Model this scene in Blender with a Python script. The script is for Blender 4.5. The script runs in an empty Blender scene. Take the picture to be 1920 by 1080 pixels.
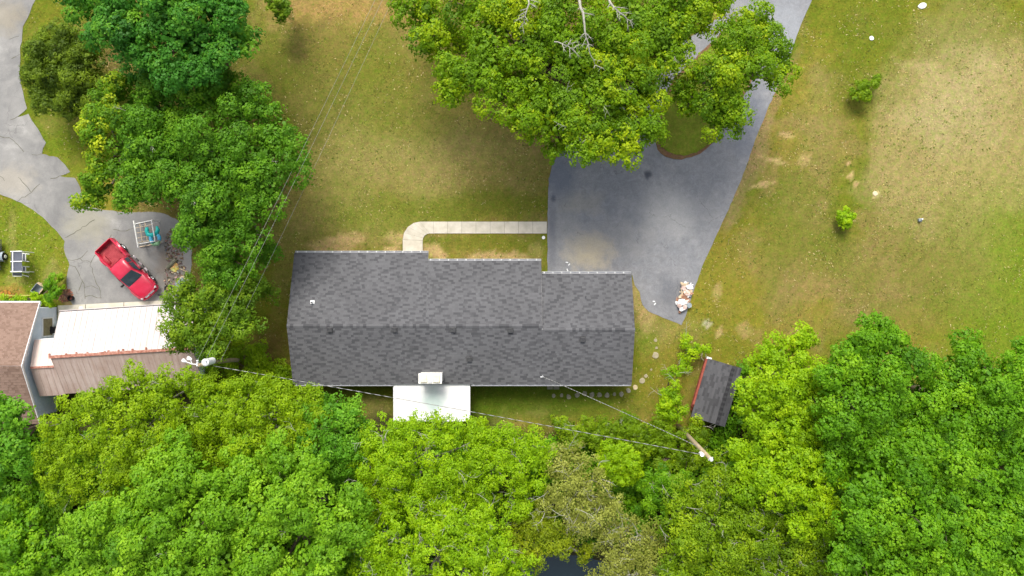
import bpy, math, random
import numpy as np
from mathutils import Vector, Matrix
from mathutils.geometry import tessellate_polygon
R = math.radians
SC = bpy.context.scene
COL = SC.collection
# ------------------------------------------------------------------ camera, sky, sun
CAMZ = 59.0; PXM = 22.0
cam = bpy.data.objects.new('camera', bpy.data.cameras.new('camera')); COL.objects.link(cam)
cam.location = (0, 0, CAMZ); cam.rotation_euler = (0, 0, 0)
cam.data.sensor_width = 36; cam.data.lens = 36*CAMZ*PXM/1920
cam.data.clip_start = 0.5; cam.data.clip_end = 3000
SC.camera = cam
SUNDIR = Vector((0.12, -0.74, -1.0)).normalized()
el = math.asin(-SUNDIR.z); az = math.atan2(-SUNDIR.x, -SUNDIR.y)
W = bpy.data.worlds.new('World'); SC.world = W; W.use_nodes = True
nt = W.node_tree; nt.nodes.clear()
sky = nt.nodes.new('ShaderNodeTexSky'); sky.sky_type = 'NISHITA'; sky.sun_disc = False
sky.sun_elevation = el; sky.sun_rotation = az; sky.dust_density = 4.0; sky.ozone_density = 0.6; sky.air_density = 0.8
bg = nt.nodes.new('ShaderNodeBackground'); bg.inputs[1].default_value = 0.15
wo = nt.nodes.new('ShaderNodeOutputWorld')
hs = nt.nodes.new('ShaderNodeHueSaturation'); hs.inputs['Saturation'].default_value = 0.5   # thin overcast: a paler sky
nt.links.new(sky.outputs[0], hs.inputs['Color']); nt.links.new(hs.outputs[0], bg.inputs[0]); nt.links.new(bg.outputs[0], wo.inputs[0])
sl = bpy.data.lights.new('sun', 'SUN'); sl.energy = 1.7; sl.angle = R(20); sl.color = (1.0, 0.95, 0.86)
so = bpy.data.objects.new('sun', sl); COL.objects.link(so)
so.rotation_euler = SUNDIR.to_track_quat('-Z', 'Y').to_euler(); so.location = (-20, 60, 80)
SC.view_settings.view_transform = 'Standard'; SC.view_settings.look = 'None'
SC.view_settings.exposure = 0.84; SC.view_settings.gamma = 1
SC.cycles.max_bounces = 6; SC.cycles.diffuse_bounces = 3; SC.cycles.transmission_bounces = 4

def P(x, y, z=0.0):
    f = (CAMZ - z)/CAMZ/PXM
    return Vector(((x-960)*f, (540-y)*f, z))
def P2(x, y, z=0.0):
    p = P(x, y, z); return (p.x, p.y)

# ------------------------------------------------------------------ node materials
def lin(c):
    return tuple((v/255/12.92 if v/255 <= 0.04045 else ((v/255+0.055)/1.055)**2.4) for v in c)
class NT:
    def __init__(s, name):
        s.m = bpy.data.materials.new(name); s.m.use_nodes = True; s.t = s.m.node_tree; s.t.nodes.clear()
        s.out = s.t.nodes.new('ShaderNodeOutputMaterial')
        s.bsdf = s.t.nodes.new('ShaderNodeBsdfPrincipled'); s.l(s.bsdf.outputs[0], s.out.inputs[0])
        s.co = s.t.nodes.new('ShaderNodeTexCoord').outputs['Object']
    def n(s, k): return s.t.nodes.new(k)
    def l(s, a, b): s.t.links.new(a, b)
    def noise(s, scale, detail=4, rough=0.6, vec=None, dist=0):
        n = s.n('ShaderNodeTexNoise'); n.inputs['Scale'].default_value = scale; n.inputs['Detail'].default_value = detail
        n.inputs['Roughness'].default_value = rough; n.inputs['Distortion'].default_value = dist
        s.l(vec or s.co, n.inputs['Vector']); return n.outputs[0]
    def ramp(s, f, stops):
        r = s.n('ShaderNodeValToRGB'); e = r.color_ramp.elements
        while len(e) < len(stops): e.new(0.5)
        for k, (p, c) in enumerate(stops):
            e[k].position = p; e[k].color = (c[0], c[1], c[2], 1) if hasattr(c, '__len__') else (c, c, c, 1)
        s.l(f, r.inputs[0]); return r.outputs[0]
    def mix(s, f, a, b, mode='MIX'):
        m = s.n('ShaderNodeMix'); m.data_type = 'RGBA'; m.blend_type = mode
        for k, (sock, v) in enumerate(((m.inputs[0], f), (m.inputs[6], a), (m.inputs[7], b))):
            if hasattr(v, 'links') or hasattr(v, 'is_linked'): s.l(v, sock)
            elif k == 0: sock.default_value = v
            elif not hasattr(v, '__len__'): sock.default_value = (v, v, v, 1)
            else: sock.default_value = (v[0], v[1], v[2], 1)
        return m.outputs[2]
    def math(s, op, a, b=None, c=None):
        m = s.n('ShaderNodeMath'); m.operation = op
        for k, v in enumerate((a, b, c)):
            if v is None: continue
            if hasattr(v, 'is_linked'): s.l(v, m.inputs[k])
            else: m.inputs[k].default_value = v
        return m.outputs[0]
    def bump(s, f, st, d=0.05):
        b = s.n('ShaderNodeBump'); b.inputs['Strength'].default_value = st; b.inputs['Distance'].default_value = d
        s.l(f, b.inputs['Height']); s.l(b.outputs[0], s.bsdf.inputs['Normal'])
    def fin(s, col, rough=0.8, metal=0.0, spec=0.3):
        if hasattr(col, 'is_linked'): s.l(col, s.bsdf.inputs['Base Color'])
        else: s.bsdf.inputs['Base Color'].default_value = (col[0], col[1], col[2], 1)
        if hasattr(rough, 'is_linked'): s.l(rough, s.bsdf.inputs['Roughness'])
        else: s.bsdf.inputs['Roughness'].default_value = rough
        s.bsdf.inputs['Metallic'].default_value = metal
        s.bsdf.inputs['Specular IOR Level'].default_value = spec
        return s.m
    def stain(s, base, x, y, rx, ry, col, strength=0.6, ang=0, warp=0.5):
        """a patch of other colour lying on the ground at pixel x,y (converted to metres)"""
        c = P(x, y); sp = s.n('ShaderNodeMapping'); sp.vector_type = 'TEXTURE'
        sp.inputs['Location'].default_value = (c.x, c.y, 0); sp.inputs['Rotation'].default_value = (0, 0, R(ang))
        sp.inputs['Scale'].default_value = (rx/PXM, ry/PXM, 50)
        s.l(s.co, sp.inputs['Vector'])
        L = s.n('ShaderNodeVectorMath'); L.operation = 'LENGTH'; s.l(sp.outputs[0], L.inputs[0])
        n = s.noise(0.9, 5, 0.65)
        d = s.math('ADD', L.outputs['Value'], s.math('MULTIPLY', s.math('SUBTRACT', n, 0.5), warp*3))
        f = s.math('MULTIPLY', s.ramp(d, [(0.35, 1.0), (1.0, 0.0)]), strength)
        return s.mix(f, base, col)

def vary(name, c1, c2, scale=3, rough=0.8, bump=0.0, metal=0.0, spec=0.3, detail=5):
    t = NT(name); f = t.noise(scale, detail)
    col = t.mix(t.ramp(f, [(0.32, 0.0), (0.68, 1.0)]), c1, c2)
    if bump: t.bump(t.noise(scale*4, 4), bump, 0.02)
    return t.fin(col, rough, metal, spec)

def leafmat(name, dark, mid, light, trans=0.4):
    t = NT(name)
    a = t.n('ShaderNodeAttribute'); a.attribute_name = 'tint'
    sep = t.n('ShaderNodeSeparateColor'); t.l(a.outputs['Color'], sep.inputs[0])
    col = t.ramp(sep.outputs[0], [(0.0, dark), (0.5, mid), (1.0, light)])
    t.fin(col, 0.55, 0, 0.25)
    tr = t.n('ShaderNodeBsdfTranslucent')
    c2 = t.mix(0.6, col, (1.15, 1.1, 0.5), 'MULTIPLY'); t.l(c2, tr.inputs[0])
    mx = t.n('ShaderNodeMixShader'); mx.inputs[0].default_value = trans
    t.l(t.bsdf.outputs[0], mx.inputs[1]); t.l(tr.outputs[0], mx.inputs[2]); t.l(mx.outputs[0], t.out.inputs[0])
    return t.m

M = {}
M['white'] = vary('white_paint', (.72, .73, .73), (.82, .82, .81), 6, .5)
M['gutter'] = vary('gutter_metal', (.48, .49, .50), (.60, .60, .61), 5, .45)
M['gutter_grey'] = vary('gutter_grey', (.28, .29, .30), (.45, .46, .47), 5, .5)
M['dark'] = vary('dark_metal', (.03, .03, .033), (.06, .06, .06), 8, .5)
M['vent'] = vary('vent_metal', (.045, .045, .05), (.09, .09, .09), 8, .5)
M['black'] = vary('black_rubber', (.012, .012, .013), (.03, .03, .03), 12, .7)
M['bark'] = vary('bark', (.10, .075, .055), (.2, .16, .12), 6, .9, .5)
M['palebark'] = vary('pale_bark', (.20, .19, .14), (.34, .32, .25), 6, .85, .3)
M['polewood'] = vary('pole_wood', (.28, .22, .13), (.42, .35, .22), 3, .85, .3)
M['wire'] = vary('bare_wire', (.42, .43, .40), (.55, .55, .52), 3, .5)
M['wiregrey'] = vary('grey_wire', (.22, .23, .2), (.32, .32, .3), 3, .6)
M['wiredark'] = vary('dark_wire', (.05, .05, .05), (.1, .1, .09), 3, .6)
M['concrete'] = vary('concrete', (.42, .39, .31), (.58, .54, .45), 1.4, .85, .2)
M['joint'] = vary('joint', (.10, .09, .07), (.16, .14, .1), 3, .9)
M['stone'] = vary('stone', (.17, .17, .13), (.32, .30, .23), 4, .85, .4)
M['palestone'] = vary('pale_tan_stone', (.28, .25, .16), (.38, .33, .22), 5, .85, .3)
M['brick'] = vary('brick_wall', (.28, .14, .09), (.36, .2, .13), 9, .85, .3)
def brickmat():
    t = NT('brickwork'); b = t.n('ShaderNodeTexBrick'); b.inputs['Scale'].default_value = 1
    b.inputs['Brick Width'].default_value = .22; b.inputs['Row Height'].default_value = .075; b.inputs['Mortar Size'].default_value = .008
    b.inputs['Color1'].default_value = (.26, .12, .08, 1); b.inputs['Color2'].default_value = (.36, .2, .14, 1); b.inputs['Mortar'].default_value = (.4, .38, .34, 1)
    # use x+y as the running coordinate and z as the height
    sx = t.n('ShaderNodeSeparateXYZ'); t.l(t.co, sx.inputs[0]); cb = t.n('ShaderNodeCombineXYZ')
    t.l(t.math('ADD', sx.outputs[0], sx.outputs[1]), cb.inputs[0]); t.l(sx.outputs[2], cb.inputs[1]); t.l(cb.outputs[0], b.inputs['Vector'])
    return t.fin(b.outputs[0], .85)
M['brick'] = brickmat()
def glass():
    t = NT('window_glass'); return t.fin(t.mix(t.noise(2, 2), (.03, .045, .06), (.07, .10, .12)), .08, 0, .6)
M['glass'] = glass()
def shingle(name, ca, cb, rough=.92):
    t = NT(name); a = t.n('ShaderNodeAttribute'); a.attribute_name = 'tint'
    sep = t.n('ShaderNodeSeparateColor'); t.l(a.outputs['Color'], sep.inputs[0])
    c = t.mix(sep.outputs[0], ca, cb)
    g = t.ramp(t.noise(60, 3, .8), [(0.3, .82), (.7, 1.15)])
    g2 = t.ramp(t.noise(.35, 4, .6), [(0.3, .9), (.7, 1.1)])
    c = t.mix(1.0, c, g, 'MULTIPLY'); c = t.mix(1.0, c, g2, 'MULTIPLY')
    t.bump(t.noise(70, 3, .8), .5, .01)
    return t.fin(c, rough, 0, .15)
M['shingle'] = shingle('charcoal_shingle', (.040, .041, .045), (.135, .136, .142))
M['shinglebrown'] = shingle('brown_shingle', (.15, .095, .07), (.27, .185, .145))
M['shingledark'] = shingle('black_shingle', (.035, .035, .038), (.105, .105, .112))
# sheet metal roof, ribs run down the slope (local y)
def sheetmetal(name, c1, c2, rust, rustf, streak=5):
    t = NT(name)
    mp = t.n('ShaderNodeMapping'); mp.inputs['Scale'].default_value = (streak, .25, 1); t.l(t.co, mp.inputs['Vector'])
    f = t.noise(1.0, 4, .6, mp.outputs[0])
    c = t.mix(t.ramp(f, [(.3, 0.), (.7, 1.)]), c1, c2)
    f2 = t.noise(.45, 6, .7)
    c = t.mix(t.math('MULTIPLY', t.ramp(f2, [(.42, 0.), (.66, 1.)]), rustf), c, rust)
    return t.fin(c, .55, 0, .35)
M['whitemetal'] = sheetmetal('white_sheet_metal', (.56, .55, .55), (.47, .44, .43), (.58, .42, .35), .6)
M['rustmetal'] = sheetmetal('weathered_sheet_metal', (.38, .28, .235), (.50, .41, .37), (.30, .20, .16), .6)
M['pinkmetal'] = sheetmetal('pink_sheet_metal', (.68, .55, .49), (.74, .60, .53), (.52, .30, .22), .4)
M['rust'] = vary('rust', (.24, .075, .045), (.48, .26, .2), 5, .8, .3)
def porchmat():
    t = NT('porch_white_metal'); c = t.mix(t.noise(1.1, 5), (.66, .66, .66), (.76, .76, .75))
    mp = t.n('ShaderNodeMapping'); mp.inputs['Scale'].default_value = (4, .35, 1); t.l(t.co, mp.inputs['Vector'])
    f = t.noise(1.3, 5, .7, mp.outputs[0])
    c = t.mix(t.math('MULTIPLY', t.ramp(f, [(.5, 0.), (.8, 1.)]), .25), c, (.45, .52, .42))
    c = t.stain(c, 818, 745, 30, 28, (.36, .47, .44), .75, 0, .35)
    return t.fin(c, .5, 0, .3)
M['porch'] = porchmat()
M['redwood'] = vary('red_siding', (.22, .05, .035), (.34, .09, .06), 5, .75, .2)
M['siding'] = vary('white_siding', (.66, .74, .82), (.76, .81, .86), 3, .6)
M['curtain'] = vary('tan_blind', (.20, .17, .09), (.28, .24, .14), 3, .7)
# asphalt, dark sealed
def asphalt():
    t = NT('sealed_asphalt')
    f = t.noise(.5, 12, .8, dist=.3)
    c = t.ramp(f, [(.2, (.15, .157, .172)), (.42, (.188, .194, .206)), (.56, (.215, .218, .226)), (.68, (.245, .246, .246)), (.84, (.28, .277, .268))])
    st = t.n('ShaderNodeMapping'); st.inputs['Rotation'].default_value = (0, 0, R(25)); st.inputs['Scale'].default_value = (.25, 1.6, 1); t.l(t.co, st.inputs['Vector'])
    c = t.mix(t.math('MULTIPLY', t.ramp(t.noise(1.2, 6, .7, st.outputs[0]), [(.55, 0.), (.75, 1.)]), .3), c, (.28, .285, .30))
    c = t.mix(1.0, c, t.ramp(t.noise(1.7, 8, .75, dist=1.0), [(.3, .82), (.5, 1.0), (.7, 1.2)]), 'MULTIPLY')
    c = t.stain(c, 1105, 470, 55, 42, (.46, .39, .25), .8)
    c = t.stain(c, 1065, 425, 40, 90, (.27, .27, .25), .35)
    c = t.stain(c, 1090, 380, 60, 30, (.34, .31, .24), .3)
    c = t.stain(c, 1260, 400, 110, 60, (.29, .29, .285), .5)
    c = t.stain(c, 1216, 327, 9, 9, (.04, .045, .06), .8, 0, .25)
    c = t.stain(c, 1038, 372, 6, 8, (.04, .045, .06), .7, 0, .25)
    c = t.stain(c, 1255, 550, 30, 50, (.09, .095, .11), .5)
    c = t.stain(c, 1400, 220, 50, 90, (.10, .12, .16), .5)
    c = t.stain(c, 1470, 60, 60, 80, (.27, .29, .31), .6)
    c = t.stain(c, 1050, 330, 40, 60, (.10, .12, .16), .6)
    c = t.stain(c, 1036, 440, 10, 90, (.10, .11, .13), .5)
    c = t.stain(c, 1140, 450, 110, 50, (.27, .265, .25), .45)
    c = t.stain(c, 1212, 330, 5, 12, (.05, .055, .07), .7, 20, .5)
    sp = t.ramp(t.noise(7, 3, .6), [(.70, 0.), (.74, 1.)]); c = t.mix(t.math('MULTIPLY', sp, .5), c, (.4, .38, .33))
    v = t.n('ShaderNodeTexVoronoi'); v.feature = 'DISTANCE_TO_EDGE'; v.inputs['Scale'].default_value = .33
    nz = t.n('ShaderNodeTexNoise'); nz.inputs['Scale'].default_value = 1.1; nz.inputs['Detail'].default_value = 7; t.l(t.co, nz.inputs['Vector'])
    vm = t.n('ShaderNodeVectorMath'); vm.operation = 'MULTIPLY_ADD'; vm.inputs[1].default_value = (1.2, 1.2, 1.2)
    t.l(nz.outputs['Color'], vm.inputs[0]); t.l(t.co, vm.inputs[2]); t.l(vm.outputs[0], v.inputs['Vector'])
    c = t.mix(t.math('MULTIPLY', t.math('MULTIPLY', t.ramp(v.outputs['Distance'], [(0.0, 1.), (.009, 0.)]), t.ramp(t.noise(.4, 3), [(.5, 0.), (.58, 1.)])), .5), c, (.05, .05, .055))
    c = t.mix(1.0, c, t.ramp(t.noise(11, 6, .8), [(.3, .84), (.7, 1.16)]), 'MULTIPLY')
    t.bump(t.noise(40, 3), .4, .01)
    return t.fin(c, .8, 0, .3)
M['asphalt'] = asphalt()
def oldroad():
    t = NT('old_grey_paving')
    f = t.noise(.3, 7, .68, dist=.4)
    c = t.ramp(f, [(.26, (.14, .138, .133)), (.44, (.20, .198, .19)), (.6, (.265, .26, .245)), (.78, (.40, .395, .37))])
    c = t.stain(c, 165, 420, 60, 50, (.30, .285, .21), .6)
    c = t.stain(c, 270, 430, 70, 50, (.15, .15, .15), .7)
    c = t.stain(c, 250, 560, 60, 30, (.15, .15, .15), .5)
    c = t.stain(c, 320, 500, 35, 60, (.21, .17, .13), .7)
    c = t.stain(c, 10, 30, 50, 40, (.30, .26, .18), .5)
    c = t.stain(c, 20, 340, 60, 40, (.36, .33, .27), .6)
    v = t.n('ShaderNodeTexVoronoi'); v.feature = 'DISTANCE_TO_EDGE'; v.inputs['Scale'].default_value = .42
    nz = t.n('ShaderNodeTexNoise'); nz.inputs['Scale'].default_value = 1.5; nz.inputs['Detail'].default_value = 6; t.l(t.co, nz.inputs['Vector'])
    vm = t.n('ShaderNodeVectorMath'); vm.operation = 'MULTIPLY_ADD'; vm.inputs[1].default_value = (.8, .8, .8)
    t.l(nz.outputs['Color'], vm.inputs[0]); t.l(t.co, vm.inputs[2]); t.l(vm.outputs[0], v.inputs['Vector'])
    cr = t.ramp(v.outputs['Distance'], [(0.0, .6), (.006, .4), (.012, 0.)])
    msk = t.ramp(t.noise(.25, 3), [(.5, 0.), (.6, 1.)])
    c = t.mix(t.math('MULTIPLY', t.math('MULTIPLY', cr, msk), .75), c, (.09, .09, .085))
    sp = t.ramp(t.noise(9, 3, .6), [(.66, 0.), (.72, 1.)]); c = t.mix(t.math('MULTIPLY', sp, .35), c, (.2, .19, .17))
    c = t.mix(1.0, c, t.ramp(t.noise(20, 3, .7), [(.3, .9), (.7, 1.1)]), 'MULTIPLY')
    t.bump(t.noise(30, 3), .4, .01)
    return t.fin(c, .85, 0, .25)
M['oldroad'] = oldroad()
M['crack'] = vary('crack_fill', (.09, .095, .07), (.15, .14, .10), 6, .9)
def groundmat(name, attr='tint'):
    t = NT(name); a = t.n('ShaderNodeAttribute'); a.attribute_name = attr
    c = a.outputs['Color']
    c = t.mix(1.0, c, t.ramp(t.noise(1.4, 6, .7), [(.25, .8), (.75, 1.22)]), 'MULTIPLY')
    c = t.mix(1.0, c, t.ramp(t.noise(5, 8, .85), [(.3, .62), (.7, 1.38)]), 'MULTIPLY')
    hue = t.ramp(t.noise(2.3, 8, .8), [(.36, (.78, 1.05, .6)), (.5, (1, 1, 1)), (.64, (1.2, 1.0, 1.3))])
    c = t.mix(1.0, c, hue, 'MULTIPLY')
    t.bump(t.noise(16, 5, .8), .7, .06)
    return t.fin(c, .95, 0, .1)
M['ground'] = groundmat('lawn_ground')
def attrmat(name):
    t = NT(name); a = t.n('ShaderNodeAttribute'); a.attribute_name = 'tint'
    return t.fin(a.outputs['Color'], .9, 0, .1)
M['blades'] = attrmat('grass_blades')
M['rubble'] = attrmat('mixed_rubble')
def water():
    t = NT('pond_water'); t.bump(t.noise(2.5, 3), .08, .02)
    return t.fin(t.mix(t.noise(.5, 3), (.012, .03, .035), (.02, .04, .05)), .05, 0, .6)
M['water'] = water()
def paint():
    t = NT('red_car_paint'); c = t.mix(t.ramp(t.noise(1.4, 4), [(.4, 0.), (.75, 1.)]), (.52, .008, .04), (.60, .035, .08))
    t.fin(c, .32, 0, .5); t.bsdf.inputs['Coat Weight'].default_value = .35; t.bsdf.inputs['Coat Roughness'].default_value = .2
    return t.m
M['red'] = paint()
M['bed'] = vary('dusty_red_bed', (.26, .02, .03), (.40, .06, .07), 3, .6)
M['chrome'] = vary('dull_chrome', (.5, .5, .52), (.62, .62, .64), 5, .25, metal=.7)
M['lens'] = vary('lamp_lens', (.55, .56, .58), (.7, .7, .7), 8, .15)
M['redlens'] = vary('tail_lens', (.35, .01, .01), (.45, .02, .02), 8, .2)
M['teal'] = vary('teal_vinyl', (.01, .36, .33), (.02, .47, .42), 4, .35)
M['blue'] = vary('blue_vinyl', (.06, .36, .60), (.12, .48, .68), 4, .35)
M['lime'] = vary('pale_green_vinyl', (.22, .46, .22), (.32, .55, .3), 4, .4)
M['bluegrey'] = vary('blue_grey_fabric', (.075, .085, .11), (.11, .12, .15), 5, .8)
M['tan'] = vary('tan_board', (.55, .42, .27), (.68, .55, .38), 4, .8)
M['pinkboard'] = vary('pink_board', (.55, .38, .33), (.72, .58, .52), 4, .8)
M['brownboard'] = vary('brown_board', (.33, .16, .09), (.45, .26, .17), 4, .8)
M['greyplastic'] = vary('grey_plastic', (.20, .24, .27), (.30, .34, .36), 4, .5)
M['yellow'] = vary('yellow_cord', (.6, .5, .12), (.7, .6, .2), 4, .6)
M['logbark'] = vary('log_bark', (.12, .12, .08), (.22, .21, .15), 6, .9, .4)
M['chimneywhite'] = vary('chimney_white', (.68, .67, .62), (.82, .81, .78), 2, .7)
M['chimneycream'] = vary('chimney_cream', (.62, .56, .40), (.74, .70, .56), 4, .7)
M['limb'] = vary('dead_grey_limb', (.28, .27, .22), (.42, .41, .35), 6, .85)

# ------------------------------------------------------------------ mesh helpers
def tag(o, label=None, cat=None, group=None, kind=None):
    if label: o['label'] = label
    if cat: o['category'] = cat
    if group: o['group'] = group
    if kind: o['kind'] = kind
    return o
def thing(name, label, cat, loc=(0, 0, 0), rz=0, group=None):
    o = bpy.data.objects.new(name, None); COL.objects.link(o); o.empty_display_size = .3
    o.location = loc; o.rotation_euler = (0, 0, rz)
    return tag(o, label, cat, group)
class MB:
    def __init__(s): s.v = []; s.f = []; s.mi = []; s.c = []; s.cm = 0; s.cc = (0, 0, 0)
    def face(s, pts):
        i = len(s.v); s.v += [tuple(p) for p in pts]; s.f.append(tuple(range(i, i+len(pts)))); s.mi.append(s.cm); s.c.append(s.cc)
    def mesh(s, vs, fs):
        i = len(s.v); s.v += [tuple(p) for p in vs]
        for f in fs: s.f.append(tuple(i+k for k in f)); s.mi.append(s.cm); s.c.append(s.cc)
    def box(s, a, b, mat=None, bev=0.0):
        x0, y0, z0 = a; x1, y1, z1 = b
        if bev <= 0:
            vs = [(x0,y0,z0),(x1,y0,z0),(x1,y1,z0),(x0,y1,z0),(x0,y0,z1),(x1,y0,z1),(x1,y1,z1),(x0,y1,z1)]
            fs = [(0,3,2,1),(4,5,6,7),(0,1,5,4),(1,2,6,5),(2,3,7,6),(3,0,4,7)]
        else:
            e = bev
            def ring(z, i): return [(x0+i,y0,z),(x1-i,y0,z),(x1,y0+i,z),(x1,y1-i,z),(x1-i,y1,z),(x0+i,y1,z),(x0,y1-i,z),(x0,y0+i,z)]
            def sh(z): return [(x0+e*1.6,y0+e,z),(x1-e*1.6,y0+e,z),(x1-e,y0+e*1.6,z),(x1-e,y1-e*1.6,z),(x1-e*1.6,y1-e,z),(x0+e*1.6,y1-e,z),(x0+e,y1-e*1.6,z),(x0+e,y0+e*1.6,z)]
            vs = sh(z0)+ring(z0+e, e)+ring(z1-e, e)+sh(z1)
            fs = [tuple(range(7,-1,-1)), tuple(range(24,32))]
            for r in range(3):
                for k in range(8): a_ = r*8+k; b_ = r*8+(k+1)%8; fs.append((a_, b_, b_+8, a_+8))
        if mat is not None: vs = [mat @ Vector(p) for p in vs]
        s.mesh(vs, fs)
    def tube(s, pts, rad, n=8, cap=True):
        pts = [Vector(p) for p in pts]; m = len(pts)
        rad = rad if hasattr(rad, '__len__') else [rad]*m
        vs = []; prev = None
        for i, p in enumerate(pts):
            d = (pts[min(i+1, m-1)]-pts[max(i-1, 0)]).normalized()
            if prev is None: u = d.orthogonal().normalized()
            else:
                u = prev - d*prev.dot(d); u = u.normalized() if u.length > 1e-6 else d.orthogonal().normalized()
            prev = u; w = d.cross(u)
            for k in range(n):
                a = 2*math.pi*k/n; vs.append(p+(u*math.cos(a)+w*math.sin(a))*rad[i])
        fs = [(i*n+k, i*n+(k+1) % n, (i+1)*n+(k+1) % n, (i+1)*n+k) for i in range(m-1) for k in range(n)]
        if cap: fs += [tuple(range(n-1, -1, -1)), tuple(range((m-1)*n, m*n))]
        s.mesh(vs, fs)
    def prism(s, poly, z0, z1):
        n = len(poly)
        tri = tessellate_polygon([[Vector((p[0], p[1], 0)) for p in poly]])
        vs = [(p[0], p[1], z1) for p in poly]+[(p[0], p[1], z0) for p in poly]
        fs = []
        for t in tri:
            a, b, c = [Vector((poly[k][0], poly[k][1])) for k in t]
            cr = (b-a).x*(c-a).y-(b-a).y*(c-a).x
            fs.append(tuple(t) if cr > 0 else (t[0], t[2], t[1]))
        for k in range(n): fs.append((k, n+k, n+(k+1) % n, (k+1) % n))
        s.mesh(vs, fs)
    def build(s, name, mats, parent=None, smooth=False, attr=False):
        me = bpy.data.meshes.new(name); me.from_pydata(s.v, [], s.f)
        mats = mats if isinstance(mats, (list, tuple)) else [mats]
        for m in mats: me.materials.append(m)
        me.polygons.foreach_set('material_index', s.mi)
        if smooth: me.polygons.foreach_set('use_smooth', [True]*len(s.f))
        if attr:
            at = me.attributes.new('tint', 'FLOAT_COLOR', 'FACE')
            at.data.foreach_set('color', np.array([(c[0], c[1], c[2], 1) for c in s.c], dtype=np.float32).ravel())
        me.update()
        o = bpy.data.objects.new(name, me); COL.objects.link(o)
        if parent: o.parent = parent
        return o
def npmesh(name, V, nper, mat, col=None, parent=None, mid=None):
    """V: (faces*nper, 3) separate faces"""
    nf = len(V)//nper
    me = bpy.data.meshes.new(name); me.vertices.add(len(V)); me.vertices.foreach_set('co', V.astype(np.float32).ravel())
    me.loops.add(len(V)); me.loops.foreach_set('vertex_index', np.arange(len(V), dtype=np.int32))
    me.polygons.add(nf); me.polygons.foreach_set('loop_start', np.arange(nf, dtype=np.int32)*nper)
    me.polygons.foreach_set('loop_total', np.full(nf, nper, dtype=np.int32))
    me.materials.append(mat)
    me.update(calc_edges=True)
    if col is not None:
        at = me.attributes.new('tint', 'FLOAT_COLOR', 'FACE')
        c4 = np.ones((nf, 4), dtype=np.float32); c4[:, :3] = col; at.data.foreach_set('color', c4.ravel())
    o = bpy.data.objects.new(name, me); COL.objects.link(o)
    if parent: o.parent = parent
    return o

# value noise
_rs = np.random.RandomState(7); _lat = _rs.rand(256, 256)
def vn(x, y, s, sd=0):
    x = np.asarray(x)*s+sd*17.3+500; y = np.asarray(y)*s+sd*31.7+500
    xi = np.floor(x).astype(int); yi = np.floor(y).astype(int); fx = x-xi; fy = y-yi
    fx = fx*fx*(3-2*fx); fy = fy*fy*(3-2*fy)
    g = lambda a, b: _lat[a % 256, b % 256]
    return (g(xi, yi)*(1-fx)+g(xi+1, yi)*fx)*(1-fy)+(g(xi, yi+1)*(1-fx)+g(xi+1, yi+1)*fx)*fy
def fbm(x, y, s, sd=0, o=5):
    r = 0; a = .5; t = 0
    for k in range(o): r = r+a*vn(x, y, s*2**k, sd+k); t += a; a *= .55
    return r/t

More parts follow.
